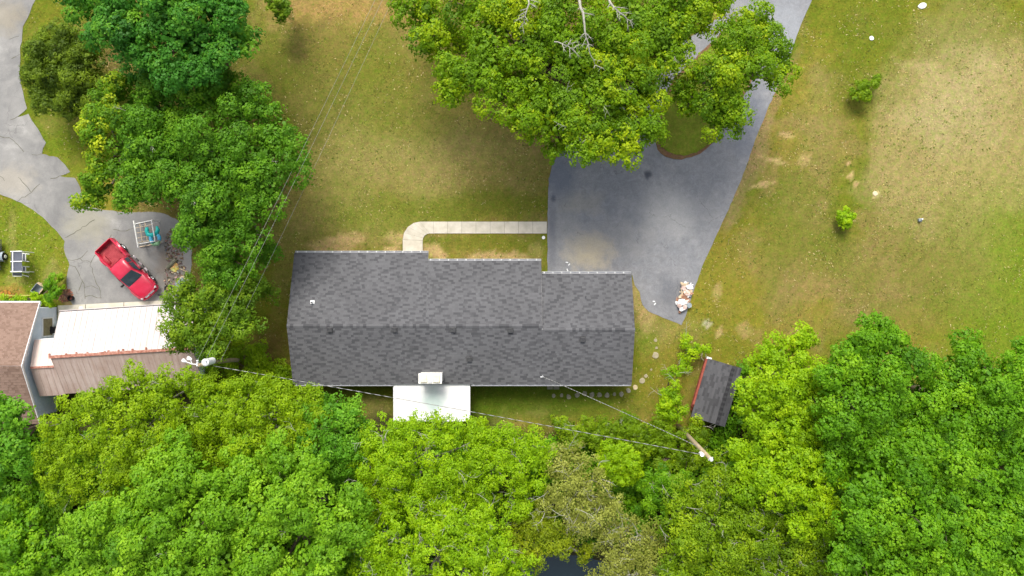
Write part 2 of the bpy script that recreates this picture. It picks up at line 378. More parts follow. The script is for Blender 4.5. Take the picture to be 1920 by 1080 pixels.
# ------------------------------------------------------------------ ground
C_GREEN = np.array((.13, .155, .014)); C_OLIVE = np.array((.22, .19, .028)); C_TAN = np.array((.30, .25, .10))
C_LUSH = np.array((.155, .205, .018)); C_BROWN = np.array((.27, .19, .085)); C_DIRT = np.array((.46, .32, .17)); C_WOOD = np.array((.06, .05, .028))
PATCH = [ # px, py, rx, ry, rot, colour, strength, edge softness
 (930,250,420,200,-20,C_BROWN,.5,.5),(650,60,160,120,0,C_BROWN,.6,.6),(640,20,130,50,0,(.40,.24,.10),.5,.6),(620,330,90,150,25,C_TAN,.35,.6),
 (730,200,120,120,0,C_GREEN,.5,.6),(700,110,60,60,0,C_GREEN,.5,.6),(850,300,220,70,-8,C_TAN,.5,.6),(560,180,90,100,0,(.10,.10,.018),.6,.6),
 (650,380,60,40,0,C_GREEN,.4,.6),(880,385,170,30,0,C_GREEN,.75,.5),(700,420,80,35,0,C_LUSH,.3,.6),(620,456,55,18,0,C_DIRT,.75,.4),(745,445,22,18,0,C_DIRT,.6,.4),
 (815,470,24,14,20,C_DIRT,.9,.4),(935,482,60,9,0,C_DIRT,.8,.4),(900,455,110,16,0,C_GREEN,.5,.6),(1005,470,18,16,0,C_TAN,.5,.4),(735,470,14,8,0,C_DIRT,.8,.4),
 (1800,240,165,230,8,(.32,.25,.115),.85,.2),(1840,400,110,120,20,C_TAN,.6,.5),(1790,180,90,100,0,(.44,.36,.22),.4,.6),(1910,560,125,210,20,C_LUSH,.85,.6),(1760,480,70,90,35,C_GREEN,.5,.6),
 (1750,40,300,70,0,C_GREEN,.5,.6),(1620,120,70,150,10,C_GREEN,.6,.5),(1520,330,60,160,18,C_BROWN,.35,.6),(1600,520,220,90,0,C_BROWN,.45,.6),
 (1430,240,18,160,24,(.30,.19,.11),.6,.4),(1400,330,22,110,24,(.34,.24,.13),.5,.4),(1500,460,90,50,0,C_GREEN,.45,.6),(1340,580,80,80,0,C_OLIVE,.6,.5),(1530,200,30,90,0,C_TAN,.3,.6),
 (1475,253,16,5,5,C_DIRT,.8,.3),(1448,300,26,4,15,C_DIRT,.9,.3),(1430,346,24,6,-15,C_DIRT,.8,.3),(1596,330,6,5,0,C_DIRT,.9,.3),(1642,362,8,6,30,(.5,.42,.22),.9,.3),(1509,300,12,14,0,C_DIRT,.5,.4),
 (1590,308,5,4,0,C_DIRT,.9,.3),(1605,345,5,6,0,C_DIRT,.8,.3),(1350,622,6,10,20,C_DIRT,.7,.3),(1328,608,10,6,0,(.5,.45,.38),.7,.3),(1395,620,14,14,0,C_DIRT,.4,.4),(1345,548,8,18,10,C_DIRT,.5,.4),
 (1205,560,16,50,0,C_DIRT,.55,.4),(1240,620,70,30,0,C_TAN,.4,.5),(1010,770,22,12,0,C_DIRT,.8,.4),(940,790,14,30,0,C_TAN,.5,.4),(1150,770,150,50,0,C_OLIVE,.5,.5),(1215,640,20,20,0,C_LUSH,.6,.5),
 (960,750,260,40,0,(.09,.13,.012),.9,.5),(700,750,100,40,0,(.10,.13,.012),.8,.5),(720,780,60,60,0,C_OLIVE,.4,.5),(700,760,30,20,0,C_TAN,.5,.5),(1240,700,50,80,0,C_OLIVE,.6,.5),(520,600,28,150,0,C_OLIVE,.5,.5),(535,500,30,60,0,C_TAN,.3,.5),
 (505,650,28,40,0,(.22,.12,.07),.45,.5),(50,450,90,90,0,C_LUSH,.8,.6),(60,10,60,220,0,C_GREEN,.8,.5),(120,290,50,80,-30,C_LUSH,.6,.5),(22,440,8,50,0,C_TAN,.4,.4),(25,525,20,14,0,C_TAN,.4,.4),
 (122,550,26,20,0,(.22,.12,.08),.9,.3),(20,550,30,14,0,(.34,.2,.06),.7,.4),(95,510,14,26,25,C_TAN,.5,.4),(140,575,26,16,0,C_DIRT,.9,.25),(215,115,30,14,0,(.34,.22,.10),.6,.4),
]
def ground_col(x, y):
    x = np.asarray(x, float); y = np.asarray(y, float)
    px = x*PXM+960; py = 540-y*PXM
    wx = (fbm(x, y, .35, 3)-.5)*120; wy = (fbm(x, y, .35, 9)-.5)*120
    sx = (fbm(x, y, 1.5, 13)-.5)*20; sy = (fbm(x, y, 1.5, 19)-.5)*20
    n = fbm(x, y, .16, 1); t = np.clip((n-.38)/.24, 0, 1)[..., None]
    c = C_GREEN*(1-t)+C_OLIVE*t
    n2 = np.clip((fbm(x, y, .5, 23)-.5)*3.0, 0, .5)[..., None]; c = c*(1-n2)+C_BROWN*n2
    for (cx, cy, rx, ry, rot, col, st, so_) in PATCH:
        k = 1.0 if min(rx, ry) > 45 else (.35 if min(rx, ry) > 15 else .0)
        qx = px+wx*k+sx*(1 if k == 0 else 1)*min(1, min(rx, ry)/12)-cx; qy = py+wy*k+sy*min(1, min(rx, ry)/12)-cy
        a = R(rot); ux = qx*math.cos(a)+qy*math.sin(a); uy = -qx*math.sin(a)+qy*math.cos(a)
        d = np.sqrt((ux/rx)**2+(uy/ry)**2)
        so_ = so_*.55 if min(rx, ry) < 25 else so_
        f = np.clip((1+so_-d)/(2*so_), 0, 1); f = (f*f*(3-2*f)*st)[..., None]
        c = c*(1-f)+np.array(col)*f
    # woodland floor: the wooded strip along the south
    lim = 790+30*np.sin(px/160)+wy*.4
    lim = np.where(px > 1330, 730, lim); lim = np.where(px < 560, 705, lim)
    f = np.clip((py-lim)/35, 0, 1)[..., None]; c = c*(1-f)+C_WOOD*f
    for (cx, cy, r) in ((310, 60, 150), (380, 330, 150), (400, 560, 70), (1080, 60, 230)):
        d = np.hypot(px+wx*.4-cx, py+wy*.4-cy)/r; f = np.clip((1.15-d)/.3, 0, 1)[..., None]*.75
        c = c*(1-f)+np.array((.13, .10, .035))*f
    # mower stripes on the open lawn
    far = (np.clip((np.maximum(np.abs(x)-58, np.abs(y)-38))/6, 0, 1))[..., None]; c = c*(1-far)+np.where((y < 0)[..., None], C_WOOD*1.3, (C_GREEN+C_OLIVE)/2)*far
    st = (np.sin(px*.16+py*.12)*.5+.5)[..., None]*.06
    return np.clip(c*(1-st)*np.array((.87, .92, .74)), .004, 1)
PC = P(1055, 1122)
PRX, PRY = 4.9, 3.8
def pond_depth(x, y):
    d = np.sqrt(((x-PC.x)/PRX)**2+((y-PC.y)/PRY)**2)+(fbm(x, y, .4, 5)-.5)*.3
    return -.9*np.clip((1.15-d)/.3, 0, 1)
xs = np.concatenate([np.linspace(-700, -64, 10)[:-1], np.arange(-64, 64, .28), np.linspace(64, 700, 10)])
ys = np.concatenate([np.linspace(-700, -42, 10)[:-1], np.arange(-42, 42, .28), np.linspace(42, 700, 10)])
GX, GY = np.meshgrid(xs, ys); nx, ny = len(xs), len(ys)
GZ = pond_depth(GX, GY)
me = bpy.data.meshes.new('ground'); V = np.stack([GX, GY, GZ], -1).reshape(-1, 3)
ii = (np.arange(ny-1)[:, None]*nx+np.arange(nx-1)[None, :]).ravel()
F = np.stack([ii, ii+1, ii+nx+1, ii+nx], -1)
me.vertices.add(len(V)); me.vertices.foreach_set('co', V.astype(np.float32).ravel())
me.loops.add(F.size); me.loops.foreach_set('vertex_index', F.astype(np.int32).ravel())
me.polygons.add(len(F)); me.polygons.foreach_set('loop_start', np.arange(len(F), dtype=np.int32)*4); me.polygons.foreach_set('loop_total', np.full(len(F), 4, dtype=np.int32))
me.polygons.foreach_set('use_smooth', np.ones(len(F), dtype=bool))
me.materials.append(M['ground']); me.update(calc_edges=True)
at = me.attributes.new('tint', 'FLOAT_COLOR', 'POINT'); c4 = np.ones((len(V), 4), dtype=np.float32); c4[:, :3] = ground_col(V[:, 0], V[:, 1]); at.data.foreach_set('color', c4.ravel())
go = bpy.data.objects.new('ground', me); COL.objects.link(go); tag(go, kind='structure')
b = MB(); b.prism([(PC.x+8.5*math.cos(a), PC.y+6.5*math.sin(a)) for a in np.linspace(0, 2*math.pi, 40)[:-1]], -.36, -.35)
tag(b.build('pond_water', M['water']), kind='structure')

def rough_poly(pts, amp=.06, step=.5, seed=1, closed=True):
    rng = random.Random(seed); out = []
    n = len(pts)
    for i in range(n):
        a = Vector(pts[i]); b_ = Vector(pts[(i+1) % n]); L = (b_-a).length; k = max(1, int(L/step))
        for j in range(k):
            p = a.lerp(b_, j/k); out.append((p.x+rng.uniform(-amp, amp), p.y+rng.uniform(-amp, amp)))
    return out
def smooth_px(pts, it=2):
    pts = [Vector(p) for p in pts]
    for _ in range(it):
        q = []
        for i in range(len(pts)):
            a = pts[i]; b_ = pts[(i+1) % len(pts)]; q += [a.lerp(b_, .25), a.lerp(b_, .75)]
        pts = q
    return pts
# the main asphalt drive
RD = [(1027,516),(1026,440),(1027,380),(1029,335),(1036,306),(1055,280),(1110,230),(1170,170),(1240,100),(1310,60),(1350,30),(1372,-10),(1400,-90),(1440,-200),(1590,-200),(1545,-80),(1521,2),(1500,50),(1480,108),(1450,180),(1422,245),(1397,318),(1366,392),(1320,492),(1300,545),(1288,585),(1278,610),(1252,599),(1216,584),(1204,570),(1199,548),(1190,534),(1186,516)]
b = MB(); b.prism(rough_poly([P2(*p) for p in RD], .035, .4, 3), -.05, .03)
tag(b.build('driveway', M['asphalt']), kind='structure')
def sheet_attr(name, poly, z0, z1, colf, seedc=0):
    b = MB(); b.cc = colf; b.prism(poly, z0, z1); return b.build(name, M['ground'], attr=True)
ISL = [(1400,26),(1372,38),(1345,68),(1300,112),(1262,150),(1245,185),(1232,240),(1228,275),(1242,293),(1270,300),(1305,294),(1335,272),(1352,245),(1375,215),(1400,170),(1430,110),(1440,60),(1425,30)]
ips = [P2(*p) for p in smooth_px(ISL, 1)]
tag(sheet_attr('island_mulch', rough_poly(ips, .05, .4, 5), .0, .06, (.17, .10, .055)), kind='structure')
cI = Vector((sum(p[0] for p in ips)/len(ips), sum(p[1] for p in ips)/len(ips)))
tag(sheet_attr('island_grass', rough_poly([tuple(cI+(Vector(p)-cI)*.94) for p in ips], .09, .3, 6), .05, .085, (.13, .16, .018)), kind='structure')
# old paved drive, left
LD = [(-120,-120),(78,-120),(66,0),(56,25),(44,50),(38,95),(36,140),(45,180),(51,204),(33,219),(53,214),(62,228),(75,248),(86,268),(78,289),(108,296),(122,310),(131,322),(112,331),(140,334),(150,352),(158,378),(185,392),(230,398),(300,398),(350,420),(360,470),(358,520),(352,572),(300,574),(152,574),(138,574),(129,560),(124,530),(130,496),(128,488),(120,470),(122,452),(108,436),(80,407),(62,394),(40,380),(0,364),(-120,330)]
b = MB(); b.prism(rough_poly([P2(*p) for p in LD], .05, .35, 8), -.05, .025)
def crackline(b, pts, w=.035, seed=0, z=.031):
    rng = random.Random(seed); P_ = [P(*p) for p in pts]; q = []
    for i in range(len(P_)-1):
        k = max(2, int((P_[i+1]-P_[i]).length/.3))
        for j in range(k):
            p = P_[i].lerp(P_[i+1], j/k); q.append(Vector((p.x+rng.uniform(-.1, .1), p.y+rng.uniform(-.1, .1), z)))
    q.append(Vector((P_[-1].x, P_[-1].y, z)))
    for i in range(len(q)-1):
        d = (q[i+1]-q[i]).normalized(); s = Vector((-d.y, d.x, 0))*w*rng.uniform(.5, 1.2)
        b.face([q[i]-s, q[i+1]-s, q[i+1]+s, q[i]+s])
b.cm = 1
CR = [[(120,447),(150,430),(178,412)],[(128,488),(150,486),(170,490),(205,455)],[(170,490),(173,510),(185,540),(190,560)],[(142,500),(155,525),(160,560)],[(132,495),(142,500)],[(155,525),(148,545)],[(190,560),(175,555),(160,556)],
      [(185,540),(172,535),(158,540)],[(214,432),(235,432),(250,428)],[(35,332),(45,342),(58,360)],[(0,255),(25,262),(45,285)],[(33,219),(20,225)],[(78,289),(60,290)],[(10,340),(0,330)],[(20,75),(36,68)],[(20,108),(37,102)],[(210,440),(200,455)],[(112,331),(95,335)],[(150,486),(165,470)],[(30,380),(60,360),(75,345)]]
for k, c in enumerate(CR): crackline(b, c, .028, k)
tag(b.build('old_driveway', [M['oldroad'], M['crack']]), kind='structure')
# concrete apron in front of the metal garage
b = MB(); b.cm = 1; b.prism([P2(*p) for p in [(108,574),(352,562),(353,592),(108,604)]], -.02, .032)
b.cm = 0
for x0, x1 in ((109,160),(161.5,232),(233.5,305),(306.5,352)):
    yl = lambda x: 574-(x-108)*.049
    b.prism([P2(*p) for p in [(x0,yl(x0)-1),(x1,yl(x1)-1),(x1,yl(x1)+28),(x0,yl(x0)+28)]], .0, .045)
tag(b.build('concrete_apron', [M['concrete'], M['joint']]), kind='structure')
# front walk
b = MB(); b.cm = 0
edges = []
for k in range(9): x = 1025.5-k*26.6; edges.append(((x, 415.5), (x, 438)))
edges.append(((787, 415.5), (806, 438)))
for a in (22, 45, 68, 90):
    edges.append(((788-33*math.sin(R(a)), 449-33.5*math.cos(R(a))), (806-13*math.sin(R(a)), 451-13*math.cos(R(a)))))
edges.append(((755, 476), (793, 476)))
b.cm = 1; b.prism([P2(*e[0]) for e in edges]+[P2(*e[1]) for e in reversed(edges)], -.02, .045); b.cm = 0
for i in range(len(edges)-1):
    q = [Vector(P2(*edges[i][0])), Vector(P2(*edges[i+1][0])), Vector(P2(*edges[i+1][1])), Vector(P2(*edges[i][1]))]
    c = sum(q, Vector((0, 0)))/4
    b.prism([tuple(c+(p-c)*(.982 if i < 9 else .975)) for p in q], .0, .06)
tag(b.build('front_walk', [M['concrete'], M['joint']]), kind='structure')

# grass blades over the open lawn (real little tufts)
def in_poly(x, y, poly):
    ins = np.zeros(x.shape, bool); n = len(poly); j = n-1
    for i in range(n):
        xi, yi = poly[i]; xj, yj = poly[j]
        c = ((yi > y) != (yj > y)) & (x < (xj-xi)*(y-yi)/((yj-yi) or 1e-9)+xi); ins ^= c; j = i
    return ins
rs = np.random.RandomState(11)
N = 230000; gx = rs.uniform(-46, 46, N); gy = rs.uniform(-14, 27, N)
bad = in_poly(gx, gy, [P2(*p) for p in RD]) & ~in_poly(gx, gy, ips)
bad |= in_poly(gx, gy, [P2(*p) for p in LD]) | ((gx > -17.3) & (gx < 9.2) & (gy < 2.2) & (gy > -7.5))
bad |= in_poly(gx, gy, [P2(*p) for p in [(755,476),(755,440),(770,416),(1027,415),(1027,438),(806,438),(793,450),(793,476)]]) | ((gx < -25) & (gy < -1.5)) | in_poly(gx, gy, [P2(*p) for p in [(105,565),(352,560),(352,610),(105,610)]])
dn = fbm(gx, gy, .8, 41); bad |= rs.rand(N) > np.clip((dn-.25)*2.2, .15, 1)
gx = gx[~bad]; gy = gy[~bad]; n = len(gx)
th = rs.uniform(0, 2*np.pi, n); ln = rs.uniform(.05, .15, n); hh = rs.uniform(.02, .09, n)
dx = np.cos(th); dy = np.sin(th); w = rs.uniform(.015, .045, n)
V = np.zeros((n, 3, 3)); V[:, 0] = np.stack([gx-dy*w, gy+dx*w, np.full(n, .0)], -1); V[:, 1] = np.stack([gx+dy*w, gy-dx*w, np.full(n, .0)], -1)
V[:, 2] = np.stack([gx+dx*ln, gy+dy*ln, hh], -1)
cc = ground_col(gx, gy)*rs.uniform(.5, 1.75, (n, 1)); cc[:, 0] *= rs.uniform(.8, 1.2, n)
# straw wisps and darker weed tufts, gathered in drifts
sel = rs.rand(n) < np.clip((fbm(gx, gy, .45, 61)-.40)*.45, .006, .10); wd = rs.rand(n) < np.clip((fbm(gx, gy, .6, 71)-.45)*.5, .003, .07)
V[sel, 2, :2] += (V[sel, 2, :2]-V[sel, 0, :2])*.5
cc[sel] = np.array((.42, .34, .16))*rs.uniform(.7, 1.2, (sel.sum(), 1)); wd &= ~sel
V[wd, 1] += (V[wd, 1]-V[wd, 0])*2.2; cc[wd] = np.array((.11, .14, .02))*rs.uniform(.6, 1.4, (wd.sum(), 1))
tag(npmesh('grass', V.reshape(-1, 3), 3, M['blades'], np.clip(cc, 0, .8)), 'short patchy green and straw grass covering the open lawns', 'grass', kind='stuff')

# ------------------------------------------------------------------ foliage
def foliage(lobes, puff, leaf, dens, rs, inner=True, clr=.22, droop=0.0, gap=0.0, tintspread=.16):
    PV = []; PT = []
    for (c, r, rz) in lobes:
        n = max(3, int(dens*1.9*r*r/(puff*puff)))
        d = rs.normal(size=(n, 3)); d /= np.linalg.norm(d, axis=1)[:, None]
        d[:, 2] = np.where(d[:, 2] < -.15, -d[:, 2]*.6, d[:, 2])
        k = np.where(rs.rand(n) < .75, rs.uniform(.84, 1.06, n), rs.uniform(.55, .8, n))
        p = np.array(c)+d*np.array([r, r, rz])*k[:, None]
        keep = rs.rand(n) > gap
        p = p[keep]; n = len(p)
        pr = puff*rs.uniform(.55, 1.3, n)
        PV.append(np.column_stack([p, pr, np.clip(.5+rs.normal(0, tintspread, n), .05, .95)]))
    Q = np.concatenate(PV); allv = []; allt = []
    for (x, y, z, pr, pt) in Q:
        nc = max(5, int(11*(pr/clr)**2*.19))
        d = rs.normal(size=(nc, 3)); d /= np.linalg.norm(d, axis=1)[:, None]; d[:, 2] = np.where(d[:, 2] < -.2, -d[:, 2], d[:, 2])
        cp = np.array((x, y, z))+d*np.array([pr, pr, pr*.8])*rs.uniform(.78, 1.06, nc)[:, None]
        cp[:, 2] -= droop*(np.hypot(cp[:, 0]-x, cp[:, 1]-y))
        nl = 13
        dd = np.repeat(d, nl, 0); cc = np.repeat(cp, nl, 0)
        o = rs.normal(size=(nc*nl, 3)); o /= np.linalg.norm(o, axis=1)[:, None]; o[:, 2] = np.abs(o[:, 2]+.15)
        dd = dd*.5+o*.75; o = o*clr*1.25*rs.uniform(.7, 1.1, nc*nl)[:, None]*np.array([1, 1, .8])
        ct = np.repeat(np.clip(pt+rs.normal(0, .1, nc), 0, 1), nl)
        allv.append(np.column_stack([cc+o, dd])); allt.append(np.clip(ct+rs.normal(0, .06, nc*nl), 0, 1))
    A = np.concatenate(allv); T = np.concatenate(allt)
    if inner:
        for (c, r, rz) in lobes:
            n = int(90*r*r); d = rs.normal(size=(n, 3)); d /= np.linalg.norm(d, axis=1)[:, None]
            p = np.array(c)+d*np.array([r, r, rz])*rs.uniform(.3, .82, n)[:, None]
            A = np.concatenate([A, np.column_stack([p, d])]); T = np.concatenate([T, np.clip(rs.normal(.4, .15, n), 0, 1)])
            # mark as inner by larger leaves
    N = len(A)
    sz = np.full(N, leaf*.74)*rs.uniform(.6, 1.35, N)
    if inner:
        ni = sum(int(90*r*r) for (_, r, _) in lobes); sz[-ni:] *= 1.9
    nrm = A[:, 3:]*.9+np.array((0, 0, .22))+rs.normal(size=(N, 3))*.26
    nrm /= np.linalg.norm(nrm, axis=1)[:, None]
    t = rs.normal(size=(N, 3)); t -= nrm*(t*nrm).sum(1)[:, None]; t /= np.linalg.norm(t, axis=1)[:, None]
    s = np.cross(nrm, t)
    p = A[:, :3]; L = (t*sz[:, None]); S = s*sz[:, None]*.36
    V = np.stack([p-L*.5, p+S-L*.05, p+L*.5-nrm*sz[:, None]*.12, p-S-L*.05], 1)
    C = np.zeros((N, 3)); C[:, 0] = T; C[:, 1] = rs.rand(N)
    return V.reshape(-1, 3), C, Q

LM = {
 'maple_blue': leafmat('leaf_blue_green', (0.028, 0.127, 0.0088), (0.066, 0.245, 0.0165), (0.220, 0.451, 0.0220)),
 'olive': leafmat('leaf_olive', (.05, .095, .006), (.11, .185, .008), (.24, .35, .012)),
 'vine': leafmat('leaf_yellow_tip', (0.061, 0.167, 0.0055), (0.143, 0.304, 0.0066), (0.506, 0.588, 0.0165)),
 'green': leafmat('leaf_mid_green', (.048, .145, .005), (.10, .26, .008), (.22, .43, .014)),
 'cedar': leafmat('leaf_cedar', (.07, .15, .006), (.135, .26, .008), (.26, .39, .012)),
 'maple': leafmat('leaf_maple', (0.083, 0.186, 0.0022), (0.171, 0.323, 0.0022), (0.418, 0.529, 0.0033)),
 'lime': leafmat('leaf_lime', (0.143, 0.294, 0.0022), (0.253, 0.441, 0.0028), (0.418, 0.588, 0.0055)),
 'yellowgreen': leafmat('leaf_yellow_green', (0.132, 0.255, 0.0022), (0.231, 0.382, 0.0028), (0.374, 0.529, 0.0055)),
 'fresh': leafmat('leaf_fresh_green', (0.088, 0.235, 0.0066), (0.176, 0.372, 0.0099), (0.319, 0.539, 0.0193)),
 'poplar': leafmat('leaf_poplar', (0.055, 0.186, 0.0066), (0.121, 0.323, 0.0121), (0.253, 0.490, 0.0248)),
 'brown': leafmat('leaf_brownish', (.145, .17, .018), (.245, .28, .038), (.39, .42, .085), .25),
 'gold': leafmat('leaf_gold_green', (.13, .19, .004), (.22, .30, .006), (.36, .43, .01)),
 'dull': leafmat('leaf_dull_green', (0.094, 0.186, 0.0028), (0.176, 0.304, 0.0033), (0.319, 0.451, 0.0066)),
 'oakgreen': leafmat('leaf_deep_green', (0.066, 0.196, 0.0044), (0.132, 0.323, 0.0055), (0.253, 0.470, 0.0099)),
}
def curve(a, b, rng, bend=.12, n=6):
    a = Vector(a); b = Vector(b); L = (b-a).length; off = Vector((rng.uniform(-1, 1), rng.uniform(-1, 1), rng.uniform(-.3, .8)))*L*bend
    return [a.lerp(b, k/(n-1))+off*math.sin(math.pi*k/(n-1))+Vector((rng.uniform(-1, 1), rng.uniform(-1, 1), rng.uniform(-1, 1)))*L*.012 for k in range(n)]
TREESEED = [0]
def tree(name, label, H, lobes, kind, puff=.85, leaf=.24, dens=1.0, cat='tree', group=None, bark='bark', twigs=0, clr=.22, base=None, fall=.32, rzf=.84, gap=0.0, droop=.15, inner=True, trunk_r=None, minz=None, spread=.16):
    TREESEED[0] += 1; sd = TREESEED[0]; rs = np.random.RandomState(100+sd); rng = random.Random(100+sd)
    cw = [P(l[0], l[1], H*.75) for l in lobes]; A = sum(l[2]**2 for l in lobes)
    cx = sum(w.x*l[2]**2 for w, l in zip(cw, lobes))/A; cy = sum(w.y*l[2]**2 for w, l in zip(cw, lobes))/A
    Rr = max(math.hypot(w.x-cx, w.y-cy)+l[2]/PXM*.8 for w, l in zip(cw, lobes))
    LL = []
    for w, l in zip(cw, lobes):
        d = math.hypot(w.x-cx, w.y-cy)/Rr
        zt = H*(1-fall*d*d)+(l[3] if len(l) > 3 else 0)
        r0 = l[2]/PXM*.85
        rz = min(r0*rzf, zt*.42); zc = max(zt-rz, rz*1.02); f = (CAMZ-zc)/CAMZ
        q = P(l[0], l[1], zc); LL.append((np.array(q), r0*f, rz))
    V, C, Q = foliage(LL, puff, leaf, dens, rs, inner=inner, clr=clr, droop=droop, gap=gap, tintspread=spread)
    bx, by = base if base else (cx, cy)
    root = thing(name, label, cat, (bx, by, 0), 0, group)
    V = V-np.array((bx, by, 0)); V[:, 2] = np.maximum(V[:, 2], .03)
    npmesh('crown', V, 4, LM[kind], C, root)
    b = MB(); tr = trunk_r or .022*H+.06
    top = Vector((cx-bx, cy-by, H*.45)); 
    b.tube(curve((0, 0, -.1), top, rng, .03, 6), [tr*(1.25 if k == 0 else 1-.09*k) for k in range(6)], 10)
    for (c, r, rz) in LL:
        e = Vector(c)-Vector((bx, by, 0)); pts = curve(top*.92, e, rng, .1, 6)
        b.tube(pts, [tr*.5*(1-.12*k) for k in range(6)], 7)
    idx = [i for i in range(len(Q))]; rng.shuffle(idx)
    for i in idx[:min(len(Q), max(twigs, 14+3*len(LL)))]:
        e = Vector(Q[i][:3])-Vector((bx, by, 0)); k = min(range(len(LL)), key=lambda j: (Vector(LL[j][0])-Vector((bx, by, 0))-e).length)
        s = Vector(LL[k][0])-Vector((bx, by, 0))
        b.tube(curve(s, e, rng, .12, 5), [.055, .045, .035, .025, .012], 5)
    if twigs:
        b.cm = 1
        for i in idx[:twigs]:
            x, y, z, pr, _ = Q[i]; s = Vector((x-bx, y-by, z))
            a = rng.uniform(0, 6.28); L = rng.uniform(.6, 1.5)
            e = s+Vector((math.cos(a)*L, math.sin(a)*L, rng.uniform(.7, 1.3)*pr))
            pts = curve(s, e, rng, .2, 6); b.tube(pts, [.026, .022, .018, .015, .011, .006], 5)
            for q in (2, 3, 4):
                aa = a+rng.choice((-1, 1))*rng.uniform(.5, 1.1); l2 = L*rng.uniform(.25, .5)
                b.tube([pts[q], pts[q]+Vector((math.cos(aa)*l2*.5, math.sin(aa)*l2*.5, .08)), pts[q]+Vector((math.cos(aa+.2)*l2, math.sin(aa+.2)*l2, .2))], [.012, .009, .005], 4)
    b.build('trunk', [M[bark], M['limb']], root, smooth=True)
    return root
def limb(parent, pts, r, rng, twig=6):
    b = MB(); w = [P(p[0], p[1], p[2]-2.7)-parent.location for p in pts]; n = len(w)
    q = []
    for i in range(n-1):
        for k in range(3): q.append(w[i].lerp(w[i+1], k/3)+Vector((rng.uniform(-.06, .06), rng.uniform(-.06, .06), 0)))
    q.append(w[-1]); b.tube(q, [r*(1-.85*i/(len(q)-1)) for i in range(len(q))], 6)
    for k in range(twig*2):
        i = rng.randrange(2, len(q)); d = (q[i]-q[i-1]).normalized(); sd = rng.choice((-1, 1)); s = Vector((-d.y, d.x, 0))*sd
        L = rng.uniform(.3, 1.1); e = q[i]+(d*.7+s*.6)*L+Vector((0, 0, rng.uniform(-.1, .3))); m = q[i].lerp(e, .5)+s*.05
        b.tube([q[i], m, e], [.03, .02, .008], 4)
        for sgn in (-1, 1):
            b.tube([m, m+(d*.5+s*.9*sgn)*L*.35], [.016, .006], 4)
    b.build('dead_limb', M['limb'], parent, smooth=True)

# --- trees, upper left
tree('broadleaf_tree', 'large blue-green leafy tree at the top left, cut by the upper edge of the photo', 14, [(150,5,50),(215,25,62),(290,0,80),(330,70,72),(265,95,55),(235,60,60),(400,30,70),(380,100,60),(300,130,38),(440,80,45),(455,70,30,-3),(310,150,36,-3),(265,145,30,-4),(370,140,40,-2),(340,-70,90),(230,-80,80)], 'maple_blue', puff=.85, leaf=.27, dens=.95, spread=.17)
tree('round_bush', 'dark olive rounded bush between the grey lane and the blue-green tree', 5.8, [(122,138,80),(92,115,44),(85,150,40),(100,190,40),(155,160,46),(125,80,42),(145,200,36),(170,120,42),(160,85,36),(80,90,28)], 'olive', puff=.5, leaf=.18, dens=1.2, clr=.17, cat='bush', fall=.35, spread=.2)
tree('vine_covered_tree', 'narrow tree with yellow leaf tips on the left flank of the big green tree', 10, [(215,180,36),(190,215,38),(185,265,38),(190,315,38),(180,360,34),(165,375,24),(225,230,38)], 'vine', puff=.6, leaf=.26, dens=1.0, spread=.24)
tree('broadleaf_tree', 'big green spreading tree above the red pickup, wires crossing its right edge', 11.5, [(300,205,62),(385,180,60),(460,205,58),(520,250,52),(545,300,42),(480,300,74),(385,270,84),(290,290,78),(270,345,56),(325,352,60),(420,370,80),(500,350,60),(400,435,56),(460,430,58),(368,428,34),(440,490,46),(398,500,38),(500,470,24,-3),(262,190,40,-2),(255,250,40,-3),(250,310,40,-3),(245,355,30,-3),(300,260,70),(440,300,70)], 'green', puff=.8, leaf=.24, dens=.95, twigs=8, spread=.13)
tree('feathery_tree', 'feathery olive-green tree covering the right end of the metal garage', 9, [(350,570,48),(400,555,60),(450,550,52),(350,610,46),(400,620,56),(450,600,45),(345,640,34),(385,655,32),(490,545,24,-2),(470,520,36)], 'cedar', puff=.6, leaf=.22, dens=1.1, spread=.2, droop=.35)
tree('young_pine', 'small pale green young pine cut by the top edge, left of the overhead wires', 4, [(525,12,24),(520,32,16),(535,-15,22)], 'cedar', puff=.3, leaf=.2, dens=1.0, clr=.14, base=tuple(P(524, -12))[:2])
# --- top centre
t8 = tree('oak_tree', 'largest tree, yellow-green oak with grey dead limbs over the upper driveway', 12.2, [(790,15,50),(815,60,48),(880,15,55),(850,135,38),(838,175,30),(880,150,35),(925,130,44),(935,175,40),(960,40,55),(1022,85,50),(1040,30,60),(1000,130,34),(1100,60,60),(1110,130,52),(1180,40,72),(1190,110,58),(1260,20,72),(1310,15,55),(1240,80,55),(1210,160,44),(1090,185,52),(1020,215,50),(970,225,36),(1060,240,48),(1120,250,44),(1165,262,44),(1105,280,34),(1195,235,36),(1222,248,18,-2),(1050,275,26,-2),(1150,190,40),(900,-60,90),(1040,-70,100),(1190,-70,90),(790,-70,60),(930,80,60),(985,100,50),(865,85,46,-1.5),(1010,175,50,-1),(1150,120,60),(1075,110,54),(1225,120,46,-1),(960,170,40,-2),(1090,140,50,-1),(1160,200,48,-1),(1040,230,40,-1),(1270,60,46,-1),(1215,180,36,-1)], 'maple', puff=.85, leaf=.25, dens=.95, twigs=14, spread=.2, fall=.4)
rr = random.Random(4)
limb(t8, [(1085,-10,15.6),(1092,25,15.9),(1098,60,15.7),(1104,95,15.2),(1116,122,14.6)], .11, rr, 8)
limb(t8, [(1135,-10,15.8),(1150,12,16),(1168,30,15.8),(1190,46,15.2)], .10, rr, 5)
limb(t8, [(988,-15,15.6),(992,8,15.7),(985,30,15.5),(980,48,15)], .08, rr, 8)
limb(t8, [(1003,150,11.6),(988,160,12.2),(975,170,12)], .09, rr, 3)
